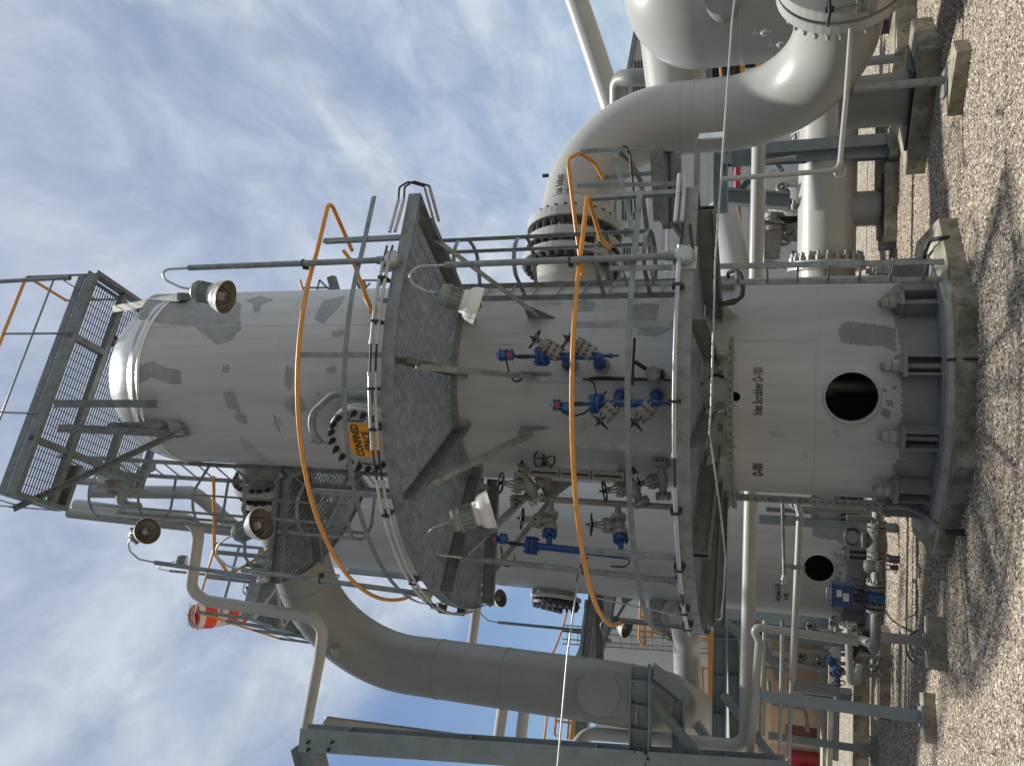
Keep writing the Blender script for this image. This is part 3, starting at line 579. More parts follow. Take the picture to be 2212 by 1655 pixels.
# --------------------------------------------------------------- ladders
def ladder(name,label,A0,A1,B0,B1,nr,cage=None,group='caged ladders'):
    # stringers A0-A1, B0-B1 (bottom to top)
    T=thing(name,label,'ladder',tuple((A0+B0)/2),group); sd=(B0-A0).normalized()
    for p,q in ((A0,A1),(B0,B1)):
        b=MB(); b.bar(p,q,.010,.065,up=sd.cross(V((0,0,1)))); b.build('stringer','galv',T)
    b=MB()
    for i in range(nr):
        t=(i+.5)/nr; b.cylr(A0.lerp(A1,t),B0.lerp(B1,t),.011,n=6)
    b.build('rungs','galv',T)
    if cage:
        out_,zs,depth,straps=cage; n_=V(out_).normalized(); cm=(A1+B1)/2; w_=(B0-A0).length/2; 
        def hoop(z,k):
            t=(z-A0.z)/max(.01,(A1.z-A0.z)); c=((A0+B0)/2).lerp((A1+B1)/2,t); c.z=z; rr=.36
            pts=[c-sd*w_]+[c+n_*(depth-rr)+sd*(-rr*math.cos(PI*i/k))+n_*(rr*math.sin(PI*i/k)) for i in range(k+1)]+[c+sd*w_]
            return pts
        for z in zs:
            b=MB(); h=hoop(z,14); b.tube(h,.022,4,sm=False,sy=.22) if False else None
            for p,q in zip(h,h[1:]): b.bar(p,q,.006,.045)
            b.build('cage_hoop','galv',T)
        b=MB(); a_,z_=hoop(zs[0],14),hoop(zs[-1],14)
        for i in straps: b.bar(a_[i],z_[i],.006,.04,up=(a_[i]-(A0+B0)/2).cross(V((0,0,1))).cross(V((0,0,1))))
        b.build('cage_straps','galv',T)
    return T
# foundation to lower platform
Af,Bf=V((1.48,8.80,.2)),V((1.17,8.50,.2)); 
Af=atz(2040,566,.2); Bf=atz(2030,604,.2)
At=cylp=at(1540,566,Af.y-.25); Bt=at(1540,604,Bf.y-.25)
ladder('access_ladder','short galvanised ladder from the mossy foundation up to the lower platform',Af,V((Af.x+.02,Af.y-.12,3.3)),Bf,V((Bf.x+.02,Bf.y-.12,3.3)),11,None)
# lower to middle platform, caged, on the right
A=at(1300,612,9.0); B=at(1300,640,8.62); hz=[at(x,560,8.7).z for x in (1225,1072,1016)]
ladder('caged_ladder','galvanised caged ladder on the right of the front tower, between its two ring platforms',V((A.x,A.y,2.4)),V((A.x,A.y,6.2)),V((B.x,B.y,2.4)),V((B.x,B.y,6.2)),13,((.75,-.66,0),[2.95,3.45,4.35,5.05,5.45],.72,(2,5,8,11,13)))
# middle platform to the top, caged, on the left
A=at(600,1012,9.35); B=at(600,1045,9.75); zs=[at(x,1100,9.0).z for x in (750,640,525,415,297,190)]
ladder('caged_ladder','tall caged ladder on the left of the front tower, rising to the top platform',V((A.x,A.y,5.1)),V((A.x,A.y,12.0)),V((B.x,B.y,5.1)),V((B.x,B.y,12.0)),23,((-.75,-.4,0),zs,.78,(2,5,8,11,13)))
# --------------------------------------------------------------- flood lamps
def lamp(label,base,top,arm,h0,h1,t,Y,dia,Yt=None,Yh=None,clampx=None,box=True):
    Yt=Yt or Y; Yh=Yh or Yt; pb=at(*base,Y) if not isinstance(base,V) else base
    T=thing('flood_lamp',label,'lamp',tuple(pb),'flood lamps on poles')
    pt=at(*top,Yt); 
    if pb.z<pt.z: pt.x=pb.x+(pt.x-pb.x)
    b=MB(); b.cylr(pb,pt,.030,n=12); b.cylr(pb,pb+(pt-pb).normalized()*.10,.040,n=12); b.build('pole','galv',T)
    ar=[pt-up*.05]+[at(x,y,Yt+(Yh-Yt)*(i+1)/len(arm)) for i,(x,y) in enumerate(arm)]
    H0=at(*h0,Yh); H1=at(*h1,Yh); L_=max(.3,(H1-H0).length)
    vd=(H0-CAMP).normalized(); d=(CX*(h1[0]-h0[0])+CY*(h0[1]-h1[1])).normalized(); ax=(d*math.cos(t)-vd*math.sin(t)).normalized()
    b=MB(); b.tube(fillet(ar+[H0],.12,6),.013,8); b.build('gooseneck','galvb',T)
    r=dia/2; k=r/.18
    b=MB(); b.lathe(H0,ax,[(0,-.035*k),(.03*k,-.035*k),(.032*k,0),(.095*k,.005*k),(.108*k,.03*k),(.108*k,.075*k),(.118*k,.08*k),(.118*k,.095*k),(.098*k,.10*k),(.094*k,.20*k),(.104*k,.205*k),(.104*k,.22*k),(.08*k,.23*k)],28,0,sm=False)
    a_=ax.orthogonal().normalized(); c_=ax.cross(a_)
    for i in range(18):
        u=a_*math.cos(2*PI*i/18)+c_*math.sin(2*PI*i/18); b.bar(H0+ax*.10*k+u*.1*k,H0+ax*.205*k+u*.1*k,.007*k,.03*k,up=u)
    for i in range(3):
        u=a_*math.cos(2*PI*i/3+.4)+c_*math.sin(2*PI*i/3+.4); b.box(H0+ax*.088*k+u*.122*k,(.03*k,.03*k,.03*k))
    b.build('lamp_housing','lampg',T)
    b=MB(); b.lathe(H0,ax,[(.09*k,.215*k),(.112*k,.225*k),(.117*k,.262*k),(.132*k,.268*k),(.155*k,.295*k),(.170*k,.335*k),(.178*k,.385*k),(.185*k,.388*k),(.178*k,.392*k)],36,0)
    b.lathe(H0,ax,[(.177*k,.392*k),(.166*k,.335*k),(.150*k,.30*k),(.118*k,.28*k),(.06*k,.26*k),(0,.255*k)],36,1); b.build('reflector',['lampw','lampi'],T)
    b=MB(); b.lathe(H0+ax*.26*k,ax,[(.035*k,0),(.05*k,.04*k),(.045*k,.085*k),(0,.11*k)],16); b.build('bulb','glass',T)
    b=MB()
    for i in range(4):
        u=a_*math.cos(PI*i/4)+c_*math.sin(PI*i/4); b.tube([H0+ax*.29*k+u*.11*k,H0+ax*.385*k+u*.075*k,H0+ax*.42*k,H0+ax*.385*k-u*.075*k,H0+ax*.29*k-u*.11*k],.004*k,4)
    b.ring(H0+ax*.385*k,ax,.078*k,.004*k,20,4); b.build('wire_guard','bolt',T)
    if box:
        b=MB(); o_=V((pb.x-TX,pb.y-TY,0)).normalized(); p=pb-up*.06; b.lathe(p-o_*.03,o_,[(0,0),(.075,0),(.08,.01),(.08,.07),(.06,.085),(0,.085)],14,sm=False); b.bolts(p+o_*.03,o_,.073,6,.011,.03)
        b.cylr(p,p-up*.09,.022,n=8); b.build('junction_box','galvb',T); b=MB(); tn=V((-o_.y,o_.x,0)); b.bar(p-o_*.04-up*.10,p-o_*.04+up*.10,.22,.008,up=o_); b.build('mounting_plate','galvb',T)
    if clampx:
        f=(clampx-base[0])/(top[0]-base[0]); p=pb.lerp(pt,f); b=MB(); b.ring(p,up,.036,.008,16,6); b.box(p+V((TX-p.x,TY-p.y,0)).normalized()*.05,(.07,.07,.035)); b.build('clamp','bolt',T)
    return T
lamp('flood lamp with green housing beside the domed top of the front tower',(835,562),(408,579),[(362,582),(350,590),(358,606),(388,620)],(421,627),(500,645),R(17),6.95,.355,clampx=665)
lamp('flood lamp aimed down under the right wing of the middle ring platform',(1463,553),(962,573),[(905,576),(884,590),(888,612),(920,630)],(948,634),(1022,658),R(-6),6.9,.36,clampx=1243)
lamp('flood lamp with white shade at the left end of the middle platform',(1466,1256),(994,1204),[(955,1199),(917,1188),(913,1165),(935,1140)],(975,1126),(1050,1103),R(-4),8.1,.40,Yh=7.6,clampx=1270)
lamp('flood lamp with its wire guard showing, over the left middle platform railing',(908,1282),(523,1231),[(490,1222),(466,1200),(469,1178),(490,1162)],(513,1152),(590,1122),R(32),8.3,.40,clampx=700)
lamp('flood lamp showing the whole inside of its reflector, highest at the left',(560,1248),(335,1215),[(300,1208),(280,1190),(277,1172),(284,1162)],(293,1157),(335,1140),R(57),9.0,.36)
lamp('small distant flood lamp seen side on at the upper left',(560,1252),(367,1233),[(348,1230),(340,1226),(348,1222)],(384,1210),(415,1213),R(10),15.5,.40)
lamp('distant flood lamp against the blue sky left of the farther tower',(1262,1362),(1076,1344),[(1056,1341),(1038,1325),(1036,1312),(1043,1303)],(1052,1298),(1085,1291),R(40),15.6,.36)
lamp('distant flood lamp hanging below the farther tower platform',(1320,1385),(1300,1378),[(1296,1350),(1305,1336)],(1318,1340),(1350,1355),R(38),15.6,.38,box=False)
lamp('flood lamp cut off by the upper edge of the view, over the top platform',(150,600),(-60,612),[(-110,640),(-100,690)],(-60,700),(5,706),R(40),8.6,.33,box=False)
# ================================================================ large piping
def pipe(label,pts,r,bend,m='pipe',n=24,name='pipe',cat='pipe',group=None,seams=(),extra=None):
    P=[at(*p) if not isinstance(p,V) else p for p in pts]; T=thing(name,label,cat,tuple(min(P,key=lambda q:q.z)),group)
    b=MB(); F=fillet(P,bend,10); b.tube(F,r,n)
    for i,f in seams:
        p,q=F[i],F[i+1]; c=p.lerp(q,f); d=(q-p).normalized(); b.cylr(c-d*.012,c+d*.012,r+.006,n=n)
    b.build('pipe_run',m,T); return T,F
# inlet line: nozzle -> flanges -> down -> towards the right front
zN=at(1245,590,10.2).z; RX=V((3.46,10.55,0)); na=math.atan2(RX.x-TX,-(RX.y-TY)-.0)
na=R(97); N0=pol(na,RT-.1,zN); 
dN=V((RX.x-TX,RX.y-TY,0)).normalized(); N0=V((TX,TY,zN))+dN*(RT-.15)
zE=1.07; dO=V((.42,-.91,0)).normalized(); E0=V((RX.x,RX.y,zE)); 
IN=thing('inlet_pipe','very large cream S-shaped pipe on the right, marked Gas Inlet','pipe',(RX.x,RX.y,0))
F1=fillet([V((TX,TY,zN))+dN*2.35,V((RX.x,RX.y,zN)),E0,E0+dO*3.6],1.30,14)
PR=.457
b=MB(); b.tube(F1,PR,48)
for t in (V((RX.x,RX.y,2.72)),V((RX.x,RX.y,2.38))): b.cylr(t-up*.02,t+up*.02,PR+.007,n=48)
for pw,dw in ((V((RX.x,RX.y,zN-1.32)),up),(V((RX.x,RX.y,zE+1.32)),up)): b.cylr(pw-dw*.010,pw+dw*.010,PR+.005,n=48)
pj=V((TX,TY,zN))+dN*2.36; b.cylr(pj-dN*.02,pj+dN*.02,PR+.006,n=48)
# rubbed beige touch up bands on the lower elbow
b.build('pipe_run','pipe',IN)
b=MB(); b.cylr(N0,N0+dN*.42,PR,n=40); b.lathe(N0,dN,[(PR+.10,.05),(PR+.07,.12),(PR,.22)],40); b.build('nozzle','pipe',IN)
for i,(o_,w_,rr) in enumerate(((.50,.11,.64),(.72,.12,.62),(.98,.13,.62),)):
    b=MB(); flange(b,N0+dN*o_,dN,rr,w_,n=48); b.build('flange','pipe',IN)
b=MB(); b.cylr(N0+dN*.5,N0+dN*1.5,PR-.02,n=40,mi=0); b.lathe(N0+dN*1.03,dN,[(.56,0),(.53,.10),(.47,.25)],40); b.build('weld_neck','pipe',IN)
b=MB(); b.bolts(N0+dN*.60,dN,.555,28,.036,.50,both=.20); b.build('stud_bolts','bolt',IN)
b=MB(); c_=pj+dN*.28; a0=(CAMP-c_); a0=(a0-dN*a0.dot(dN)).normalized(); q=at(1208,408,9.85)
nn=(q-V((TX,TY,zN))); nn=(nn-dN*nn.dot(dN)).normalized(); s_=(q-V((TX,TY,zN))).dot(dN)
o_=V((TX,TY,zN))+dN*s_; e2=(nn*.93+a0*.36).normalized(); tg=e2.cross(dN).normalized(); 
if tg.z<0: tg=-tg
P_,F_=text_mesh('Gas Inlet',.15,xs=.62,bold=.003)
b.add([o_+dN*p.x+(Quaternion(dN,-(p.y+.05)/PR if dN.cross(e2).dot(tg)<0 else (p.y+.05)/PR)@e2)*(PR+.006) for p in P_],F_,0)
sg=-1 if dN.cross(e2).dot(tg)<0 else 1
arr=[(-.07,-.10),(.13,-.10),(.13,-.075),(-.07,-.075)],[(-.07,-.115),(-.07,-.06),(-.13,-.0875)]
for A_ in arr: b.add([o_+dN*x+(Quaternion(dN,sg*(y)/PR)@e2)*(PR+.006) for x,y in A_],[tuple(range(len(A_)))],0)
b.build('pipe_lettering','text',IN)
b=MB(); b.cylr(V((RX.x,RX.y,.22)),V((RX.x,RX.y,1.0)),.305,n=40); b.build('trunnion_leg','pipe2',IN)
b=MB(); b.box((RX.x,RX.y,.235),(.95,.80,.03),Matrix.Rotation(-.75,3,'Z')); b.build('base_plate','black',IN)
fl=E0+dO*1.74
for k,o_ in enumerate((0,.16)):
    b=MB(); flange(b,fl+dO*o_,dO,.65,.12,n=48); b.build('flange','pipe',IN)
b=MB(); b.bolts(fl-dO*.02,-dO,.565,28,.04,.17); b.build('stud_bolts','boltg',IN)
b=MB(); b.cylr(V((TX,TY,zN))+dN*2.9+up*.44,V((TX,TY,zN))+dN*2.9+up*.52,.025,n=10); b.build('vent_plug','bolt',IN)
def slab(pts,h,label,m='conc',z0=-.05,name='pipe_support_slab',cat='slab',group='small concrete plinths'):
    b=MB(); P=[V((p.x,p.y,0)) for p in pts]
    a=sum((P[i].x*P[(i+1)%len(P)].y-P[(i+1)%len(P)].x*P[i].y) for i in range(len(P)))
    if a<0: P=P[::-1]
    c=sum(P,V((0,0,0)))/len(P); b.prism([p+up*z0 for p in P],up*(h-z0-.012)); b.prism([c+(p-c)*.985+up*(h-.012) for p in P],up*.012); return solo(b,name,m,label,cat,group)
def rect(c,w_,d_,a): 
    ca,sa=math.cos(a),math.sin(a); return [V((c[0]+x*ca-y*sa,c[1]+x*sa+y*ca,0)) for x,y in ((-w_/2,-d_/2),(w_/2,-d_/2),(w_/2,d_/2),(-w_/2,d_/2))]
slab(rect((RX.x,RX.y),1.5,.95,-.75),.22,'wide concrete slab under the leg of the big inlet pipe')
p=atz(2052,172,.13); slab(rect((p.x,p.y),.62,.26,-.75),.13,'small mossy concrete block in front of the big inlet pipe slab')
# thin drain line on a post in front of the inlet pipe
q=atz(2044,180,.13); Yq=q.y
T_,F=pipe('thin pale drain line running down past the big inlet pipe to a bent foot',[(1842,-60,Yq+.1),(1838,70,Yq+.0),(1828,210,Yq),(1813,368,Yq-.1),(1700,377,Yq-.15),(1558,388,Yq-.2)],.026,.10,'pipe',12)
b=MB(); b.chan(V((q.x,q.y,.14)),V((q.x,q.y,at(1846,186,Yq).z)),.055,.085,.008,up=V((0,-1,0))); b.box((q.x,q.y,.145),(.26,.2,.015)); tag(solo(b,'pipe_post','galv','slender galvanised post carrying the thin drain line beside the big inlet pipe','post'),None)
b=MB(); b.ring(at(1815,372,Yq-.1),V((0,-1,.2)),.055,.005,24,6); solo(b,'wire_ring','galvb','thin wire ring hanging on the bend of the drain line','ring')
# valve on the drain line at the upper edge
def wheel_thing(label,c,ax,r,m='black',sp=5,stem=.12):
    b=MB(); handwheel(b,c,ax,r,sp); T=thing('hand_wheel_valve',label,'valve',tuple(c),'valves with hand wheels'); b.build('hand_wheel',m,T)
    ax=V(ax).normalized(); b=MB(); b.cylr(V(c)-ax*stem,V(c),.014,n=8)
    for s_ in (-1,1): b.bar(V(c)-ax*(stem+.12)+ax.orthogonal().normalized()*.045*s_,V(c)-ax*(stem-.04)+ax.orthogonal().normalized()*.025*s_,.014,.018)
    b.cylr(V(c)-ax*(stem+.15),V(c)-ax*(stem+.11),.07,n=12,sm=False); b.lathe(V(c)-ax*(stem+.30),ax,[(0,0),(.07,.01),(.085,.07),(.06,.13),(.055,.16)],14); b.build('valve_body','valve',T); return T
wheel_thing('valve with black hand wheel beside the flange at the upper edge',at(1790,22,Yq-.25),at(1750,30,Yq-.25)-at(1800,24,Yq-.25),.15,stem=.14)
# outlet line from the top left of the tower, arching down
zO=8.8; OX=V((-4.62,11.9,0)); dP=V((OX.x-TX,OX.y-TY,0)).normalized(); C0=V((TX,TY,zO))
OUT=thing('outlet_pipe','huge grey outlet pipe arching down from the front tower at the left','pipe',(OX.x,OX.y,3.2))
F2=fillet([C0+dP*1.0,V((OX.x,OX.y,zO)),V((OX.x,OX.y,3.25)),V((OX.x-1.7,OX.y+3.9,3.15))],[1.55,1.0],16)
b=MB(); b.tube(F2,PR,48)
for z in (5.62,6.75): b.cylr(V((OX.x,OX.y,z-.02)),V((OX.x,OX.y,z+.02)),PR+.008,n=48)
s__=(OX-V((TX,TY,0))).length-1.6; b.cylr(C0+dP*(s__-.015),C0+dP*(s__+.015),PR+.007,n=48); b.build('pipe_run','pipe2',OUT)
for o_,w_,rr in ((1.62,.11,.60),(1.84,.11,.58),(2.1,.12,.60)):
    b=MB(); flange(b,C0+dP*o_,dP,rr,w_,n=48); b.build('flange','pipe',OUT)
b=MB(); b.bolts(C0+dP*1.66,dP,.54,28,.034,.50,both=.12); b.build('stud_bolts','bolt',OUT)
b=MB(); tz=at(1293,1490,11.0); zc=tz.z; dC=V((.33,-.94,0)).normalized(); pc=V((OX.x,OX.y,zc)); b.cylr(pc,pc+dC*.95,.30,n=40); b.box(pc+dC*.72-up*.36,(.50,.42,.34),Matrix.Rotation(.33,3,'Z')); b.build('trunnion','pipe2',OUT)
b=MB(); b.box(pc+dC*.72-up*.545,(.62,.5,.03),Matrix.Rotation(.33,3,'Z')); b.build('saddle_plate','pipe2',OUT)
# smaller overhead cream lines, upper left
pipe('cream vent line running down, across and down again in front of the arching outlet pipe',[(165,1090,9.8),(433,1126,9.6),(412,1275,9.9),(445,1297,9.9),(700,1338,10.0),(690,1420,10.2),(640,1680,10.9)],.085,.22,'pipe',20)
pipe('grey riser pipe behind the left caged ladder',[(150,1108,12.2),(700,1168,12.2)],.10,.2,'pipe2',18)
pipe('short cream branch joining the arching pipe from behind',[(722,1395,11.2),(735,1420,11.4),(770,1440,12.4)],.07,.1,'pipe2',14)
pipe('pale level line passing from the platform end behind the arch, against blue sky',[(1032,1290,14),(1018,1400,14.5)],.09,.1,'pipe',14)
pipe('upper of the two cream lines between the arch and the steel column',[(1090,1500,16),(1070,1640,16)],.12,.1,'pipe',14,group='twin cream lines')
pipe('lower of the two cream lines between the arch and the steel column',[(1136,1500,16),(1120,1640,16)],.12,.1,'pipe',14,group='twin cream lines')
# main horizontal header behind the tower
zH=at(1627,1150,11.8).z
T_,F=pipe('long white header pipe crossing behind the front tower and turning up at the left',[V((at(1630,300,11.8).x,11.8,zH)),at(1610,1612,11.8),at(1268,1583,11.8),at(1245,1610,11.6),at(1225,1720,11.3)],.095,.22,'pipe',20)
pipe('narrow white line turning off the header towards the steel legs',[(1855,1386,11.4),(1625,1353,11.5),(1640,1385,11.5),(1618,1660,11.6)],.055,.14,'pipe',14)
pipe('slim bright line under the header, in front of the farther tower',[(1721,1085,11.3),(1728,1110,11.3),(1712,1470,11.3)],.045,.05,'pipe',14)
pipe('thin grey air line with a small ball valve in front of the farther tower',[(1660,1078,11),(1690,1078,11),(1694,1240,11)],.022,.03,'galv',10)
# right hand low pipe with big flanges into the skirt side
zR=.96; LR=thing('flanged_pipe','fat cream horizontal pipe with ring flanges low on the right of the front tower','pipe',(2.6,13.6,.2))
d_=V((1,-.06,0)).normalized(); p0=V((1.12,13.7,zR)); r_=.435
b=MB(); b.cylr(p0,p0+d_*5.6,r_,n=40); b.cylr(p0+d_*1.0,p0+d_*1.03,r_+.006,n=40); b.build('pipe_run','pipe',LR)
for o_ in (.54,.80,):
    b=MB(); flange(b,p0+d_*o_,d_,.59,.14,n=44); b.build('flange','pipe',LR)
b=MB(); b.bolts(p0+d_*.87,d_,.52,24,.038,.14); b.bolts(p0+d_*.47,-d_,.52,24,.038,.14); b.build('stud_bolts','boltg',LR)
xs_=at(1870,450,13.5).x; b=MB(); b.cylr(V((xs_,13.55,.2)),V((xs_,13.55,zR-.2)),.27,n=32); b.build('leg','pipe2',LR)
b=MB(); b.box((xs_,13.55,.2),(.9,.7,.025)); b.build('base_plate','black',LR)
slab(rect((xs_,13.55),1.2,.85,0),.18,'concrete plinth with yellow edge stain under the flanged pipe leg')
# green grey H post carrying the header at right
def post(label,pb,pt,w_=.16,h_=.16,m='steel',rot=0,name='steel_post',slabw=None,plate=True,sl=None):
    T=thing(name,label,'post',tuple(pb),'steel support posts'); b=MB(); u=V((math.sin(rot),-math.cos(rot),0)); b.ibeam(pb,pt,w_,h_,.010,up=u); b.build('column',m,T)
    if plate: b=MB(); b.box(pb+up*.012,(w_*1.7,h_*1.7,.022),Matrix.Rotation(rot,3,'Z')); b.bolts(pb+up*.02,up,w_*.95,4,.014,.04,ph=.5); b.build('base_plate',m,T)
    if slabw: slab(rect((pb.x,pb.y),slabw,slabw*.5,rot),pb.z,sl)
    return T
q=atz(1921,303,.14); post('green grey H-section post behind the big inlet pipe, under the white header',V((q.x,q.y,.14)),V((q.x,q.y,at(1655,330,q.y).z)),.17,.17,slabw=.55,sl='concrete block under the green grey H post on the right')
# ================================================================ left steel work
q=atz(1992,1548,.12); post('tall blue grey H-section leg standing on the near left concrete block',V((q.x,q.y,.12)),V((q.x,q.y,at(1645,1505,q.y).z)),.13,.14,rot=.35,slabw=.50,sl='near concrete block under the tall blue grey leg at the left')
q=atz(1880,1620,.12); post('second blue grey leg farther left, partly bolted under the thin lines',V((q.x,q.y,.12)),V((q.x,q.y,at(1660,1590,q.y).z)),.12,.13,rot=.35,slabw=.45,sl='farther concrete block under the second blue grey leg')
FR=thing('pipe_rack','blue grey bolted steel frame carrying the arching pipe on the left','frame',(-5.2,11.2,0))
def bm(name,p0,p1,w_,h_,k='i',m='steel',upv=V((0,0,1))):
    b=MB(); p0=at(*p0) if not isinstance(p0,V) else p0; p1=at(*p1) if not isinstance(p1,V) else p1
    if k=='i': b.ibeam(p0,p1,w_,h_,.014,up=upv)
    elif k=='c': b.chan(p0,p1,w_,h_,.012,up=upv)
    else: b.angle(p0,p1,w_,.01,up=upv)
    d=(p1-p0); Ln=d.length; d.normalize(); sd=d.cross(upv).normalized()
    if k=='i' and Ln>1.2:
        for f in (.12,.38,.64,.9): b.box(p0+d*(Ln*f),(.012,.012,.012)); b.prism([p0+d*(Ln*f)+sd*x+sd.cross(d)*y for x,y in ((-w_/2,-h_/2+.01),(w_/2,-h_/2+.01),(w_/2,h_/2-.01),(-w_/2,h_/2-.01))],d*.012)
    return b.build(name,m,FR)
zB_=at(1384,1530,11.0).z
bm('main_beam',V((at(1385,1440,11.0).x,11.0,zB_)),V((at(1385,1642,11.0).x,11.0,zB_)),.24,.27)
bm('rear_beam',(1466,1505,11.5),(1466,1640,11.5),.20,.17)
bm('cross_beam',(1405,1448,11.1),(1480,1508,11.6),.22,.12)
bm('brace',(1398,1488,11.2),(1538,1660,11.2),.11,.11,'a'); bm('brace',(1488,1528,13.2),(1540,1604,13.2),.13,.13,'a')
bm('column',(1700,1662,11.4),(655,1592,9.9),.30,.34,upv=V((.2,-1,0)))
bm('column',(1600,1668,13),(1030,1612,13),.30,.34,upv=V((.2,-1,0)))
bm('lower_beam',V((at(1555,1336,12.4).x,12.4,at(1555,1450,12.4).z)),V((at(1555,1650,12.4).x,12.4,at(1555,1450,12.4).z)),.24,.20)
bm('lower_beam',(1583,1338,13.4),(1590,1650,13.4),.2,.18)
bm('brace',(1566,1492,12.3),(1705,1668,12.0),.12,.12,'a')
bm('brace',(1560,1330,13.6),(1640,1470,13.6),.10,.10,'a'); bm('brace',(1640,1340,14.5),(1690,1470,14.5),.09,.09,'a')
bm('top_girder',(662,1606,9.9),(690,1720,9.9),.3,.34)
b=MB(); 
b=MB(); b.bolts(at(1384,1634,10.85),V((0,-1,0)),.10,8,.02,.05)
for x,y,Y in ((668,1617,9.75),(668,1601,9.75),(712,1617,9.8),(720,1601,9.8),(1362,1640,10.98),(1372,1632,10.98),(1402,1632,10.98),(1410,1640,10.98),(1045,1602,12.8),(1060,1604,12.8),(1075,1606,12.8),(1300,1638,12.8),(1315,1640,12.8)):
    c=at(x,y,Y); b.cylr(c,c+V((0,-.05,0)),.022,n=6,sm=False)
b.build('bolt_group','bolt',FR)
b=MB(); b.bar(at(700,1560,10.6),at(1060,1606,12.6),.20,.05,up=V((0,-1,.1))); b.build('flange_plate','pipe2',FR)
# thin conduits bottom left
for x0,y0,x1,y1,Y,lab in ((1652,1340,1640,1660,12.2,'thin grey conduit under the header at the left'),(1690,1360,1684,1660,12.6,'second thin conduit below the header at the left'),(1716,1340,1702,1660,13,'white slim pipe crossing in front of the peach building')):
    pipe(lab,[(x0,y0,Y),(x1,y1,Y)],.035 if 'white' in lab else .028,.05,'pipe' if 'white' in lab else 'galvb',10)
# the long thin tubing strung across the view
pipe('long thin tube running across in front of both towers from right to left',[(1590,-20,7.2),(1582,40,7.2),(1545,560,7.1),(1541,700,6.95),(1536,880,6.95),(1532,938,7.0),(1540,985,7.1),(1560,1135,7.3),(1567,1210,7.5),(1562,1290,7.9),(1558,1338,8.2),(1480,1332,8.3),(1280,1290,8.4)],.009,.04,'galvb',8)
pipe('bright straight instrument tube sloping down out of the lower left edge',[(1246,1268,8.4),(1225,1420,8.2),(1203,1670,7.8)],.010,.02,'galvb',8)
# ================================================================ blue level gauges and valves
def vgroup(T,m0,m1,wc,wr,body=.06,nm='valve',sp=5,col_='valve',flr=.085):
    # a gate valve between points m0 and m1 with its hand wheel centred at wc
    m=(m0+m1)/2; ax=(wc-m).normalized(); d=(m1-m0).normalized(); Lw=(wc-m).length
    b=MB(); b.tube([m0,m0.lerp(m1,.2),m0.lerp(m1,.35),m,m0.lerp(m1,.65),m0.lerp(m1,.8),m1],[body*.7,body*.75,body,body*1.15,body,body*.75,body*.7],16)
    for p in (m0,m1): b.cylr(p-d*.02,p+d*.02,flr,n=20,sm=False); b.bolts(p,d,flr*.82,8,.011,.045,both=.045)
    b.cylr(m,m+ax*Lw*.38,body*.85,n=16); b.cylr(m+ax*Lw*.34,m+ax*Lw*.40,flr,n=18,sm=False); b.cylr(m+ax*Lw*.42,m+ax*Lw*.47,flr,n=18,sm=False); b.bolts(m+ax*Lw*.44,ax,flr*.82,8,.011,.05,both=.06)
    q=ax.orthogonal().normalized()
    for s in (-1,1): b.tube([m+ax*Lw*.47+q*.04*s,m+ax*Lw*.62+q*.045*s,m+ax*Lw*.85+q*.025*s],.011,6)
    b.cylr(m+ax*Lw*.84,m+ax*Lw*.9,.035,n=10); b.cylr(m+ax*Lw*.47,m+ax*Lw*.98,.011,n=8); v=b.build(nm,col_,T)
    b=MB(); handwheel(b,wc,ax,wr,sp,hub=.022); b.cylr(wc,wc+ax*.06,.011,n=6); b.build('hand_wheel','black',v); return v
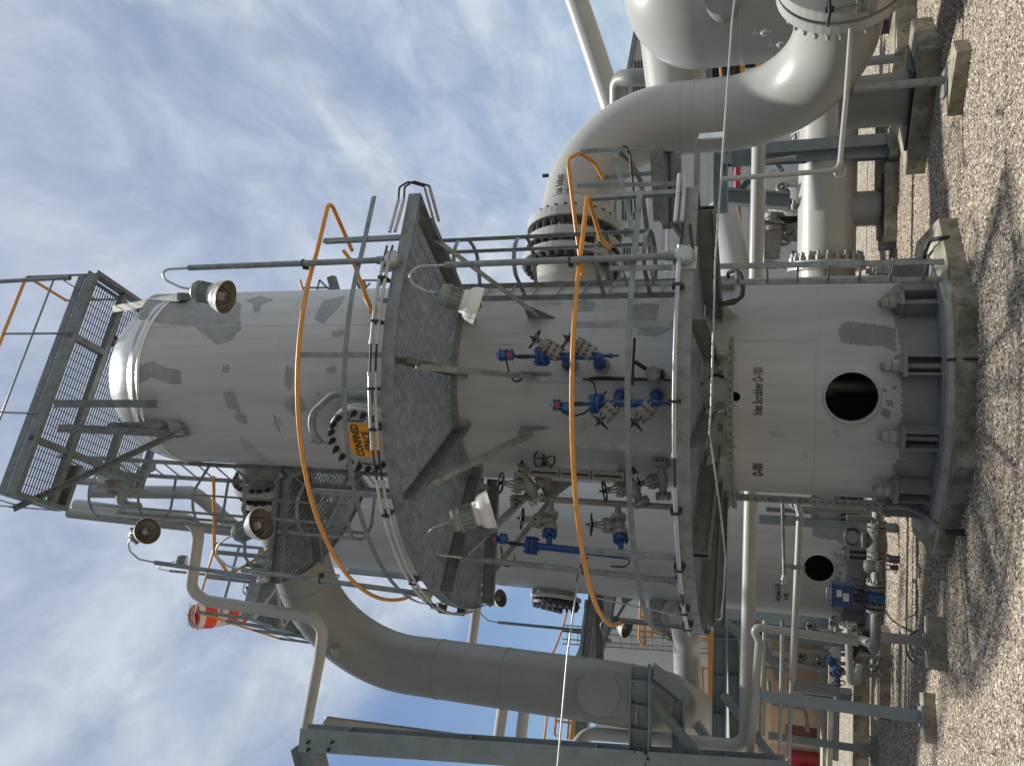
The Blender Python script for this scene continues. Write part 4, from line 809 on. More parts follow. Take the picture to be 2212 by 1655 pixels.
def gauge(label,x0,x1,y0,y1,rr,noz,wheels,heads,Yo=None,tail=True,free=False):
    # chamber from picture point (x0,y0) top flange to (x1,y1) bottom
    P0=cyl(x0,y0,rr) if not free else at(x0,y0,rr); P1=at(x1,y1,P0.y); P1.x=P0.x+(P1.x-P0.x); T=thing('level_gauge',label,'gauge',tuple(P1),'blue level gauges'); d=(P0-P1).normalized()
    b=MB(); b.cylr(P1,P0,.040,n=20); b.lathe(P1,-d,[(.040,0),(.036,.03),(.016,.06),(.016,.12),(.026,.12),(.026,.15),(.012,.16),(.012,.22),(0,.22)],14)
    b.cylr(P0.lerp(P1,.42),P0.lerp(P1,.42)+(CAMP-P0).normalized()*.065,.018,n=8); b.build('chamber','blue',T)
    b=MB()
    for o in (0,.055): b.cylr(P0+d*(o+.0),P0+d*(o+.04),.100,n=24,sm=False)
    b.bolts(P0+d*.05,d,.082,8,.013,.075,both=.075); b.build('flange','blue',T)
    b=MB(); b.cylr(P0+d*.04,P0+d*.055,.085,n=20); b.build('gasket','black',T)
    b=MB(); b.cylr(P0+d*.09,P0+d*.18,.022,n=12); b.build('stem','blue',T)
    b=MB(); b.cylr(P0+d*.18,P0+d*.30,.024,n=10,sm=False); b.cylr(P0+d*.30,P0+d*.34,.014,n=8); b.build('coupling','black',T)
    hs=[at(x,y,P0.y-.02) for x,y in heads]; vd=(CAMP-P0).normalized()
    for i,h in enumerate(hs):
        b=MB(); ax=vd if i else (vd+V((.25,0,-.1))).normalized(); b.lathe(h-ax*.07,ax,[(0,0),(.045,.005),(.055,.03),(.055,.09),(.048,.11),(.048,.13),(.03,.135),(0,.135)],18); b.bolts(h+ax*.02,ax,.056,6,.012,.03); hd=b.build('transmitter_head','blue',T)
        b=MB(); b.cylr(h+ax*.065,h+ax*.069,.028,n=16); b.build('dial','red' if i==len(hs)-1 else 'bluegrey',hd)
    b=MB(); b.cylr(hs[0],hs[-1],.035,n=12); b.cylr(hs[0],P0+d*.32,.016,n=8); b.build('head_neck','blue',T)
    for (nx,ny),(wx,wy) in zip(noz,wheels):
        t=cyl(nx,ny,RT+.02) if not free else at(nx,ny,P0.y+.02); 
        if not free:
            o=V((t.x-TX,t.y-TY,0)).normalized(); b=MB(); b.cylr(t,t+o*.12,.045,n=14); b.cylr(t+o*.06,t+o*.09,.085,n=20,sm=False); b.cylr(t+o*.10,t+o*.13,.085,n=20,sm=False); b.bolts(t+o*.10,o,.068,8,.011,.05,both=.06); b.build('nozzle_flange','valve',T)
            k=P1+(P0-P1)*max(0,min(1,(t.z-P1.z)/(P0.z-P1.z))); e=t+o*.20; kk=e.lerp(k,.5)
            b=MB(); b.tube(fillet([t+o*.12,e+o*.04,k],.07,5),.038,14); b.cylr(t+o*.13,t+o*.15,.066,n=20,sm=False); b.build('side_arm','blue',T)
            side=V((k.x-e.x,k.y-e.y,0)).normalized(); q=k+side*.06+o*.0; w_=at(wx,wy,P0.y-.05)
            vgroup(T,k+ (w_-k).normalized()*.06,k+(w_-k).normalized()*.13,w_,.105)
    return T,P0,P1
G1,_,_=gauge('blue level gauge with red dial on the tower front, higher and nearer the ladder side',1180,1290,770,769,1.62,[(1236,792),(1303,792)],[(1155,733),(1227,731)],[(1085,768),(1101,767)])
G2,_,_=gauge('blue level gauge with a tilted head, lower of the two on the tower front',1298,1416,872,871,1.62,[(1347,851),(1424,851)],[(1295,911),(1370,914)],[(1222,882),(1203,875)])
G3,g30,g31=gauge('blue level gauge on a side standpipe at the left, seen against the farther tower',1157,1350,1179,1200,8.35,[],[],[(1086,1164),(1067,1166)],free=True)
SP=thing('standpipe','grey vertical standpipe with gate valves joining the left blue gauge to the tower','pipe',tuple(at(1462,1096,8.6)))
b=MB(); b.tube([at(1107,1074,8.6),at(1462,1096,8.6)],.034,16); b.lathe(at(1462,1096,8.6),V((0,0,-1)),[(.034,0),(.02,.05),(0,.06)],14); b.build('pipe_run','valve',SP)
for (a,c,w_) in (((1190,1105),(1187,1153),(1128,1120)),((1335,1110),(1341,1164),(1277,1133))):
    p,q=at(*a,8.55),at(*c,8.4); vgroup(SP,p+(q-p)*.18,p+(q-p)*.78,at(*w_,8.42),.115)
    b=MB(); e=at(c[0],c[1]+24,8.36); b.tube(fillet([q,at(c[0],c[1]+10,8.36),e],.03,4),.03,12); b.cylr(q-(q-p).normalized()*.02,q+(q-p).normalized()*.02,.085,n=20,sm=False); b.bolts(q,(q-p).normalized(),.068,8,.011,.05,both=.04); b.build('blue_arm','blue',SP)
    b=MB(); b.cylr(at(a[0],1085,8.6),p,.034,n=12); b.build('branch','valve',SP)
# grey bolted glass gauge
GG=thing('glass_gauge','grey bolted glass level gauge in three sections on the front tower, left side','gauge',tuple(at(1350,1026,8.35)))
g0,g1=at(1144,1018,8.35),at(1350,1030,8.35); gd=(g1-g0).normalized(); gs=V((math.cos(.5),-math.sin(.5)*-1,0)); gs=(CY-gd*CY.dot(gd)).normalized(); gn=gd.cross(gs)
if gn.dot(CAMP-g0)<0: gn=-gn
for i in range(3):
    a,c=g0.lerp(g1,i/3+.006),g0.lerp(g1,(i+1)/3-.006); b=MB(); b.bar(a,c,.10,.07,up=gn); ch=b.build('gauge_section','valve',GG)
    b=MB(); b.bar(a.lerp(c,.06)+gn*.036,a.lerp(c,.94)+gn*.036,.018,.004,up=gn); b.build('glass_slot','dark',ch)
    b=MB()
    for k in range(8):
        for s in (-1,1): p=a.lerp(c,(k+.5)/8)+gs*.034*s+gn*.035; b.cylr(p,p+gn*.035,.0115,n=6,sm=False); b.cylr(p-gs*0,p+gn*.05,.006,n=5)
    b.build('cover_bolts','boltg',ch)
def gv(m0,m1,w_,wr,Y,T=GG,**k): return vgroup(T,at(*m0,Y),at(*m1,Y),at(*w_,Y-.02),wr,**k)
gv((1128,1022),(1160,1080),(1082,1043),.115,8.5,body=.065,flr=.095); gv((1345,1018),(1385,1085),(1306,1060),.115,8.5,body=.065,flr=.095)
gv((1176,1030),(1182,1072),(1176,1000),.03,8.75,body=.05)
b=MB(); handwheel(b,at(1176,992,8.6),V((.1,-1,-.25)),.115,5,.010); b.build('hand_wheel','black',GG)
gv((1428,1000),(1433,1072),(1380,1045),.07,8.6,body=.055)
gv((1345,1010),(1362,1014),(1368,1017),.045,8.4,body=.02,flr=.03); gv((1125,1020),(1128,1012),(1127,1004),.045,8.4,body=.02,flr=.03); gv((1108,1078),(1110,1084),(1112,1086),.045,8.5,body=.018,flr=.03)
b=MB(); t=cyl(1443,1000,RT+.0); b.cylr(t,at(1430,1010,8.6),.045,n=14); t=at(1165,1015,9.0); b.cylr(t,at(1168,1045,8.6),.045,n=12); b.build('nozzle','valve',GG)
# small black lever valve with blind flange on the tower front
p=cyl(1409,807,RT+.30); o=V((p.x-TX,p.y-TY,0)).normalized(); LV=thing('lever_valve','small flanged drain valve with a long black lever on the tower front','valve',tuple(p))
b=MB(); b.cylr(p-o*.32+V((.02,0,-.03)),p,.04,n=14); b.cylr(p-o*.05,p,.075,n=24,sm=False); b.cylr(p-o*.26+V((0,0,-.02)),p-o*.22+V((0,0,-.02)),.08,n=24,sm=False); b.bolts(p,o,.06,8,.010,.022); b.build('valve_body','valve',LV)
b=MB(); q=at(1372,782,p.y-.0); b.lathe(p-o*.12+V((0,0,-.10)),up,[(0,0),(.05,0),(.05,.08),(0,.08)],12); b.cylr(p-o*.12,q,.022,n=8); b.tube([at(1371,730,p.y),at(1368,782,p.y),at(1366,833,p.y)],.014,8); b.build('lever','black',LV)
# ================================================================ conduits, trays and cables on the tower
def conduit(T,pts,r,name,m): b=MB(); b.tube(pts,r,8); b.build(name,m,T)
CM=thing('conduit_run','pair of bright conduit pipes with black cable gaps clamped round the middle platform edge','conduit',tuple(pol(0,2.85,zM)),'platform edge conduits')
CL=thing('conduit_run','bright conduit pipe clamped round the lower platform edge','conduit',tuple(pol(0,2.85,zL)),'platform edge conduits')
def edge_pt(a,r,z,tip):
    return pol(a,r,z)
def runs(T,z,segs,offs,r=.017):
    for k,(a0,a1,kind) in enumerate(segs):
        for o_ in offs:
            pts=arcp(R(a0),R(a1),2.845,z+o_,max(2,int(abs(a1-a0)/3)))
            if kind=='c': conduit(T,pts,r,'conduit','galvb')
            else: conduit(T,pts,.011,'cable','rubber')
            if kind=='c':
                for p in (pts[0],pts[-1]): b=MB(); d=(pts[1]-pts[0]).normalized(); b.cylr(p-d*.02,p+d*.02,r+.005,n=8); b.build('bushing','galvb',T)
    for a in [q for s in segs if s[2]=='c' for q in ((s[0]*.75+s[1]*.25),(s[0]*.2+s[1]*.8))]:
        b=MB(); p=pol(R(a),2.80,z+sum(offs)/len(offs)); o=pol(R(a),1,0,(0,0)); b.bar(p-up*.05,p+up*.05,.03,.06,up=o); b.bar(p+o*.065-up*.04,p+o*.065+up*.04,.025,.012,up=o); b.build('clamp','bolt',T)
runs(CM,zM+.13,[(-84,-62,'c'),(-61,-58,'k'),(-57,-20,'c'),(-20,-13,'k'),(-13,1,'c'),(1,7,'k'),(7,23,'c'),(23,27,'k')],(0,.06))
runs(CL,zL+.10,[(-60,-46,'c'),(-46,-41,'k') ,(-41,-18,'c'),(-18,-12,'k'),(-12,24,'c')],(0,),.02)
b_=[pol(R(28),2.86,zM+.2)]; w0=V((tipM.x,tipM.y,zM)); s0=pol(R(28),2.84,zM)
for o_ in (0,.06):
    a=s0.lerp(w0,.25)+up*(.13+o_)+V((-.03,-.05,0)); c=s0.lerp(w0,.93)+up*(.13+o_)+V((-.03,-.05,0)); conduit(CM,[a,c],.017,'conduit','galvb')
    e=w0+V((.16,.35,.05+o_)); conduit(CM,fillet([c,c+(c-a).normalized()*.16+up*.03,c+(c-a).normalized()*.2+V((.05,.12,0)),e],.1,5),.011,'cable','rubber')
    f_=pol(R(38),1.75,zM+.02+o_); conduit(CM,[e,e.lerp(f_,.45)+V((.1,0,0))],.017,'conduit','galvb')
w0=V((tipL.x,tipL.y,zL))
for o_ in (0,.05): s0=pol(R(29),2.86,zL+.10+o_); conduit(CL,[s0+V((0,-.02,0)),w0+up*(.10+o_)+V((.12,.0,0))],.020,'conduit','galvb')
conduit(CL,fillet([at(1345,318,9.0),at(1349,316,9.0),at(1355,322,9.0),at(1361,335,9.0),at(1372,460,9.0)],.05,3),.014,'cable','rubber')
# slotted cable tray round the skirt and up the left side
TR=thing('cable_tray','slotted galvanised cable tray bent round the front tower just above its painted name','tray',tuple(pol(R(-20),RT+.2,2.0)),'slotted cable trays')
def tray(T,pts,w_=.055,dep=.03,nrm=None,seg=.10):
    b=MB()
    for p,q in zip(pts,pts[1:]):
        d=(q-p).normalized(); n_=nrm(p.lerp(q,.5)) if callable(nrm) else V(nrm); b.prof(p,q,[(-w_/2,0),(w_/2,0),(w_/2,-dep),(w_/2-.004,-dep),(w_/2-.004,-.004),(-w_/2+.004,-.004),(-w_/2+.004,-dep),(-w_/2,-dep)],up=n_)
    tr_=b.build('tray_channel','galv',T); b=MB()
    for p,q in zip(pts,pts[1:]):
        d=q-p; L_=d.length; d.normalize(); n_=nrm(p.lerp(q,.5)) if callable(nrm) else V(nrm); k=0
        while (k+.6)*.075<L_: 
            c=p+d*(k+.3)*.075; b.bar(c+n_*.001,c+d*.035+n_*.001,.010,.003,up=n_); k+=1
    b.build('slots','dark',T)
rad_=lambda p:V((p.x-TX,p.y-TY,0)).normalized()
zt=cyl(1577,850,RT+.2).z
ap=[ang(cyl(1575,727,RT+.2))]+[ang(cyl(1577,y,RT+.2)) for y in (800,860,930,1010)]+[R(-68),R(-80)]
tray(TR,[pol(a,RT+.2,zt) for a in ap],.06,.03,rad_)
for y in (820,905,960):
    a=ang(cyl(1570,y,RT+.2)); b=MB(); b.bar(pol(a,RT,zt+.04),pol(a,RT+.2,zt+.04),.05,.008); b.bar(pol(a+.08,RT,zt+.10),pol(a+.08,RT+.18,zt+.10),.04,.04); b.build('bracket','galv',TR)
TV=thing('cable_tray','vertical slotted cable tray dropping beside the left edge of the front skirt','tray',(-1.25,8.9,.2),'slotted cable trays')
pv=[at(1577,1073,9.1),at(1960,1093,9.1)]; tray(TV,[pv[0],V((pv[0].x,pv[0].y,at(1960,1093,9.1).z))],.075,.035,V((0,-1,0)))
pe=V((pv[0].x,pv[0].y,at(1960,1093,9.1).z)); pz=at(2000,1115,8.85)
b=MB(); b.tube(fillet([pe+up*.2,pe,pz,at(2025,1128,8.6)],.1,5),.03,8); b.build('conduit_foot','galv',TV)
tray(TV,[at(1500,1040,9.3),at(1470,1043,9.3)],.06,.03,V((0,-1,0)))
def cable(label,pts,r,bend=.08,m='rubber',Y=None,group='loose black cables'):
    P=[V(p) if isinstance(p,V) else at(*p) for p in pts]; b=MB(); b.tube(fillet(P,bend,6),r,8); return solo(b,'cable',m,label,'cable',group)
cable('black cable pair looping under the lower platform to the slotted tray',[cyl(1506,826,1.3),cyl(1520,832,1.32),cyl(1532,818,1.32),cyl(1545,808,1.33),cyl(1562,815,1.38)],.018)
cable('black cable hanging from the higher blue gauge head to the strut foot',[(1093,775,7.9),(1098,800,7.95),(1113,830,8.05),(1140,808,8.2),(1148,803,8.25)],.010)
cable('black cable from the middle of the tower to the lower blue gauge flange',[cyl(1400,818,1.25),cyl(1290,815,1.25),cyl(1262,818,1.26),cyl(1282,826,1.35),(1288,850,7.95)],.009)
cable('black cable curling below the tilted gauge head',[(1215,890,7.8),(1235,900,7.85),(1262,893,7.95),(1290,868,8.0),(1310,845,8.05)],.010)
cable('black cable loop below the left blue gauge heads',[(1082,1180,8.3),(1085,1200,8.3),(1078,1215,8.3),(1100,1226,8.35),(1112,1212,8.4),(1110,1200,8.45)],.010)
cable('black cable loop hanging by the yellow rail at the left',[(1245,1255,8.6),(1250,1225,8.6),(1270,1202,8.6)],.010); cable('second black cable loop, right of the left rail corner',[(1340,1188,8.5),(1362,1210,8.5),(1352,1225,8.5),(1320,1223,8.5)],.010)
b=MB(); t0,t1=cyl(1150,818,RT+.03),cyl(1480,818,RT+.03); b.bar(t0,V((t0.x,t0.y,t1.z)),.05,.02,up=V((0,-1,0))); b.build; solo(b,'strut_channel','galvb','narrow bright channel holding black cable up the middle of the tower front','channel')
b=MB(); q=V((0,-.02,0)); b.tube([V((t0.x,t0.y,at(1260,818,t0.y).z))+q,V((t0.x,t0.y,t1.z))+q],.012,8); solo(b,'cable','rubber','black cable clipped along the bright channel on the tower front','cable')
b=MB(); j=cyl(1568,612,RT+.05); b.box(j,(.16,.1,.18),Matrix.Rotation(ang(j),3,'Z')); b.bolts(j,rad_(j),.06,4,.008,.06,ph=.5)
solo(b,'junction_box','valve','small grey junction box with looping cables near the right edge of the skirt','box')
cable('thick black cable loop below the small junction box on the skirt',[cyl(1572,600,1.3),cyl(1572,590,1.35),(1590,583,8.55),(1600,592,8.5),(1606,615,8.4),(1604,640,8.3),(1585,655,8.2),(1555,659,8.15)],.020,.06)
cable('second black cable loop leaving the junction box to the right',[cyl(1580,612,1.28),(1598,610,8.42),(1604,622,8.4),(1600,645,8.3),(1560,655,8.15)],.016,.06)
cable('black sheathed cable draped over the right corner of the foundation',[atz(1990,572,.2),atz(2000,540,.27),atz(2008,520,.24),atz(2035,514,.19),atz(2062,512,.02)],.022,.1)
cable('black cable lying down the front face of the foundation',[atz(2046,778,.22),at(2062,776,7.88),at(2112,775,7.80)],.014,.02)
b=MB(); b.prism([at(2040,1145,8.25),at(2048,1154,8.25),at(2092,1160,8.2),at(2092,1145,8.2)],V((.0,.06,0))); solo(b,'drain_duct','black','black flat duct fixed to the left corner of the foundation','duct')
# windsock
WS=thing('windsock','red and white striped windsock on a thin pole at the upper left','windsock',tuple(at(600,1365,12.6)))
b=MB(); b.tube([at(405,1328,12.6),at(445,1331,12.6),at(700,1385,12.6)],.018,6); b.build('pole','galv',WS)
b=MB(); s0_,s1_=at(420,1331,12.2),at(530,1322,13.1); ax=(s1_-s0_); Ls=ax.length; ax.normalize()
rads=[.22,.235,.24,.235,.225,.215,.205,.195,.19,.185]; n=len(rads)
for i in range(n-1):
    b.lathe(s0_+ax*(Ls*i/(n-1)),ax,[(rads[i],0),(rads[i+1]*(1+.03*(-1)**i),Ls/(n-1))],24,0 if i in (0,3,4,7) else 1)
b.build('sock',['swht','sred'],WS)
b=MB(); b.ring(s0_,ax,.22,.010,24,5); b.ring(s0_+ax*.12,ax,.20,.008,24,5)
for k in range(4):
    u=ax.orthogonal(); u.rotate(Quaternion(ax,PI/2*k)); b.tube([s0_-ax*.12,s0_+u*.22],.006,4)
b.build('frame','bolt',WS)
# left walkway deck beyond the caged ladder
WK=thing('walkway','distant galvanised walkway with braces beneath the windsock, behind the cream vent line','walkway',tuple(at(700,1300,12)))
z9=at(620,1300,12.4).z; WP=[atz(575,1185,z9),atz(535,1335,z9),atz(702,1392,z9),atz(720,1240,z9)]
g=MB(); grating(g,[(p.x,p.y) for p in WP],z9,1.0,.05,.2,.035,.01); g.build('grating','galvd',WK)
b=MB()
for p,q in zip(WP,WP[1:]+WP[:1]): b.bar(p+up*.03,q+up*.03,.02,.22)
for t in (.3,.62): b.bar(WP[0].lerp(WP[3],t)-up*.06,WP[1].lerp(WP[2],t)-up*.06,.12,.12)
b.build('edge_beam','galv',WK)
b=MB()
for i in range(3): b.bar(WP[1].lerp(WP[2],i/3)-up*.12,WP[0].lerp(WP[3],(i+1)/3)-up*.12,.05,.05); b.bar(WP[0].lerp(WP[3],i/3)-up*.12,WP[1].lerp(WP[2],(i+1)/3)-up*.12,.05,.05)
b.build('cross_brace','galvb',WK)
b=MB(); b.tube([WP[0]+up*1.05,WP[1]+up*1.05,WP[2]+up*1.05],.022,6); b.build('top_rail','yellow',WK)
b=MB()
for q in (WP[0],WP[1],WP[1].lerp(WP[2],.33),WP[1].lerp(WP[2],.66),WP[2],WP[0].lerp(WP[1],.5)): b.bar(q,q+up*1.05,.05,.012)
for p,q in ((WP[0],WP[1]),(WP[1],WP[2])): b.bar(p+up*.55,q+up*.55,.01,.05)
b.build('post','galv',WK)
wheel_thing('small black hand wheel showing over the distant walkway edge',at(536,1270,12.3),V((.3,-1,.1)),.12)
# ================================================================ fittings of the farther tower (same as the front one's)
P2,o2,i2=ring_platform(zM+.02,R(-145),R(-62),None,[R(-64),R(-95),R(-143)],[(R(-95),4.4,2.3)],'ring_platform','part ring platform on the left side of the farther tower','ring platforms',.6)
railing(P2,[V((p.x,p.y,zM+1.04)) for p in arcp(R(-145),R(-62),RO_,0)],zM+.02,[pol(R(-63),RO_),pol(R(-90),RO_),pol(R(-118),RO_),pol(R(-144),RO_)])
P2.location=P2.location+D2
b=MB(); mz=at(1202,1292,15.5); ax=V((-.93,-.36,0)).normalized(); MW=thing('side_manway','dark bolted manway with curved davit on the left edge of the farther tower','manway',tuple(mz),None)
b.cylr(mz-ax*.5,mz,.38,n=36); flange(b,mz,ax,.50,.08); b.build('neck','shell',MW); b=MB(); flange(b,mz+ax*.12,ax,.48,.07); b.bolts(mz+ax*.1,ax,.43,20,.035,.12,both=.15); b.build('cover','bolt',MW)
b=MB(); b.tube(fillet([at(1215,1320,15.9),at(1165,1308,15.9),at(1148,1285,15.9),at(1160,1268,16.1)],.3,6),.06,10); b.build('davit_arm','galv',MW)
# flanged nozzle and line left of the farther tower
FN=thing('flanged_nozzle','cream pipe with a broad bolted flange left of the farther tower, behind yellow rails','pipe',tuple(at(1470,1350,19)))
a,c=at(1450,1283,16.4),at(1470,1326,15.3); d=(c-a).normalized(); b=MB(); b.cylr(a-d*.9,c+d*.1,.38,n=32); b.tube(fillet([c,c+d*.55,at(1484,1395,15.7),at(1486,1510,15.7)],.5,6),.26,24); b.build('pipe_run','pipe',FN)
for o_ in (.0,.2): b=MB(); flange(b,c-d*(.25-o_),d,.56,.11); b.build('flange','pipe',FN)
b=MB(); b.bolts(c-d*.3,-d,.49,24,.042,.12); b.bolts(c-d*.0,d,.49,24,.042,.12); b.build('stud_bolts','boltg',FN)
pipe('bright horizontal pipe section behind the yellow railing cage at the left',[(1482,1395,20),(1482,1500,20)],.20,.1,'pipe',24)
# yellow railing cage
YC=thing('yellow_rail_cage','yellow tubular safety railing around a distant raised deck at the left','railing',tuple(at(1540,1400,19)))
def yl(pts,Y,r=.028,T=YC): b=MB(); b.tube([at(x,y,Y) for x,y in pts],r,6); b.build('rail','yellow',T)
for pts in ([(1384,1290),(1380,1380),(1388,1395)],[(1394,1290),(1392,1390),(1400,1380)],[(1462,1312),(1473,1480)],[(1488,1300),(1468,1380)],[(1470,1340),(1470,1355),(1508,1358),(1508,1508)],[(1380,1362),(1425,1368)],[(1383,1332),(1396,1333)],
            [(1412,1345),(1408,1372),(1416,1380)],[(1462,1435),(1540,1445)],[(1478,1362),(1480,1395)],[(1462,1432),(1462,1480)],[(1490,1520),(1508,1522)],[(1475,1500),(1540,1508)],[(1518,1445),(1520,1500)],[(1475,1375),(1540,1380)],[(1425,1340),(1423,1372)]): yl(pts,19)
b=MB(); b.bar(at(1536,1362,19),at(1538,1546,19),.06,.16); b.build('toe_board','yellow',YC)
b=MB(); 
for x0,y0,x1,y1 in ((1176,1525,1240,1600),):
    pass
YB=thing('yellow_railing','faint yellow railing between the arch and the column, against blue sky','railing',tuple(at(1245,1560,20)))
for pts in ([(1186,1513),(1176,1595)],[(1205,1515),(1198,1585),(1203,1590)],[(1217,1520),(1208,1592)],[(1232,1525),(1226,1595)],[(1200,1556),(1240,1562)]): yl(pts,20,.03,YB)
b=MB(); b.bar(at(1246,1515,20),at(1236,1597,20),.06,.14); b.build('toe_board','yellow',YB)
bmx=lambda a,c,Y,w_,lab:solo((lambda b:(b.ibeam(at(*a,Y),at(*c,Y),w_,w_,.015),b)[1])(MB()),'far_beam','steel',lab,'beam','far steel beams')
bmx((1262,1510),(1256,1600),19,.3,'far blue grey beam under the faint yellow railing'); 
# caged ladder far left
b=MB(); LD=thing('far_ladder','thin far caged ladder left of the farther tower','ladder',tuple(at(1500,1430,21)))
for y in (1372,1385,1402,1412): b.tube([at(1215,y-22,21),at(1540,y,21)],.018,5)
for i in range(14): x=1225+i*23; b.tube([at(x,1372-21*(1-i/14),21),at(x,1412-21*(1-i/14),21)],.014,5)
b.build('cage','galv',LD)
# grey building behind (vertical wall seen between the towers' fittings at left)
def boxb(b,x0,x1,y0,y1,z0,z1,mi=0): b.box(((x0+x1)/2,(y0+y1)/2,(z0+z1)/2),(x1-x0,y1-y0,z1-z0),mi=mi)
GB=thing('grey_plant_building','grey plant enclosure with a darker ground floor behind the farther tower, left','building',(-9,30,0))
g_=at(1290,1295,28); h_=at(1290,1500,28); zz_=at(1545,1400,28).z; b=MB(); boxb(b,h_.x-1.2,g_.x+3.5,28,40,zz_,g_.z); b.build('wall','clad',GB)
b=MB(); boxb(b,at(1650,1372,28.5).x,g_.x+3.5,28.3,32,0,zz_); b.build('lower_wall','steel',GB)
b=MB(); 
for i in range(6): boxb(b,h_.x-1.2+i*1.6,h_.x-1.1+i*1.6,27.85,28.0,zz_,g_.z)
b.build('ribs','clad',GB)
# peach building
PB=thing('peach_building','low peach rendered building with a brown shutter at the far left','building',(-15,33,0))
Yb=33.0; e0=at(1700,1300,Yb).x; e1=at(1700,1720,Yb).x; zt_=at(1610,1500,Yb).z
b=MB(); boxb(b,e1,e0-1.0,Yb,Yb+8,.12,zt_); b.build('wall','tanw',PB)
b=MB(); boxb(b,e1-.1,e0-.9,Yb-.25,Yb+8,zt_,zt_+.3); boxb(b,e1,e0-1,Yb-.06,Yb,.0,.14)
for x in (1410,1435,1512,1600): q=at(1700,x,Yb).x; boxb(b,q-.12,q+.12,Yb-.07,Yb,.12,zt_)
boxb(b,e1,e0-1,Yb-.08,Yb,at(1660,1500,Yb).z-.1,at(1660,1500,Yb).z+.1); b.build('trim','tanl',PB)
q0,q1=at(1700,1564,Yb).x,at(1700,1596,Yb).x; b=MB(); boxb(b,q1,q0,Yb-.05,Yb,.1,at(1698,1580,Yb).z); b.build('shutter','brown',PB)
b=MB(); q=at(1735,1626,32.6); boxb(b,at(1735,1690,32.6).x,q.x,32.3,32.8,.1,at(1709,1630,32.6).z); fb=solo(b,'fire_cabinet','red','dark red fire hose cabinet in front of the peach building','cabinet')
b=MB(); q.x-=.25; b.cylr((q.x-.2,32.1,.15),(q.x-.2,32.1,.75),.16,n=14); b.cylr((q.x-.2,32.1,.75),(q.x-.2,32.1,.9),.05,n=10); solo(b,'fire_extinguisher','red','red extinguisher standing by the fire hose cabinet','extinguisher')
b=MB(); boxb(b,-26,-7.2,29.5,31.2,-.05,.10); solo(b,'path','conct','pale concrete apron along the peach building','path').__setitem__('kind','structure')
b=MB(); boxb(b,-30,-4.5,26.0,26.25,-.05,.14); k_=solo(b,'kerb','conct','kerb edging','kerb'); k_['kind']='structure'
b=MB(); boxb(b,-13.5,-9.9,36,70,-.02,.03); k_=solo(b,'lawn','grass','green lawn strip','lawn'); k_['kind']='structure'
for nm in ('path','kerb','lawn'):
    for o in col.objects:
        if o.name.split('.')[0]==nm and o.get('kind')=='structure' and 'category' in o: del o['category']
# hedge behind the lawn
TRE=thing('shrub','dark leafy shrub glimpsed past the steel legs','shrub',(-9.5,44,0)); b=MB(); b.tube([(-9.5,44,0),(-9.4,44,1.5),(-9.6,44.1,2.6)],[.12,.09,.04],8); b.build('trunk','brown',TRE)
b=MB(); rr=random.Random(3)
for i in range(1500):
    u=V((rr.gauss(0,1),rr.gauss(0,1),rr.gauss(0,1))).normalized()*rr.uniform(.4,1)**.5; c=V((-9.5,44,2.5))+V((u.x*1.9,u.y*1.6,u.z*1.5)); a=V((rr.uniform(-1,1),rr.uniform(-1,1),rr.uniform(-1,1))).normalized(); e=a.orthogonal().normalized()
    b.add([c-a*.14,c+e*.07,c+a*.14,c-e*.07],[(0,1,2,3)])
b.build('crown','leaf',TRE)
# relief valve piping above the left of the front tower
RV=thing('relief_valve','grey relief valve and elbow pipes behind the top platform at the left','valve',tuple(at(300,1060,11.3)))
b=MB(); b.tube([at(300,1050,11.2),at(255,1046,11.2),at(215,1042,11.2)],[.10,.13,.09],16); b.cylr(at(250,1046,11.2),at(245,1046,11.2),.20,n=22,sm=False); b.cylr(at(292,1050,11.2),at(286,1050,11.2),.19,n=22,sm=False); b.cylr(at(215,1042,11.2),at(165,1038,11.2),.07,n=14); b.build('body','valve',RV)
b=MB(); b.tube(fillet([at(262,1046,11.2),at(262,1092,11.4),at(300,1096,11.4)],.12,5),.09,16); b.tube(fillet([at(330,1010,11.4),at(300,1008,11.4),at(298,1050,11.3)],.15,5),.08,16); b.build('elbow_pipes','pipe2',RV)
b=MB(); b.box(at(235,1018,11.0),(.26,.2,.3)); solo(b,'instrument_box','galvb','small pale instrument box under the top platform at the left','box')
pipe('slim shaded pipe sweeping behind the caged ladder at upper left',[(200,1062,13.0),(420,1064,13.0),(520,1150,13.2)],.13,.4,'pipe2',28)
RR=thing('rear_railing','bits of galvanised rail and channel showing past the right side of the tower top','railing',tuple(at(760,615,10.6)))
b=MB(); b.tube([at(648,605,10.8),at(658,640,10.8)],.022,6); b.build('rail','yellow',RR)
b=MB()
for a,c in (((655,622),(720,622)),((690,605),(740,655)),((690,605),(680,650)),((770,606),(835,606)),((790,650),(830,607)),((760,650),(800,612))): b.bar(at(*a,10.7),at(*c,10.7),.03,.008,up=V((0,-1,0)))
b.build('braces','galv',RR)
b=MB(); b.chan(at(722,596,10.5),at(738,650,10.5),.10,.12,.01,up=V((0,-1,0))); b.chan(at(785,606,10.5),at(800,655,10.5),.10,.10,.01,up=V((0,-1,0))); b.build('channels','galvd',RR)
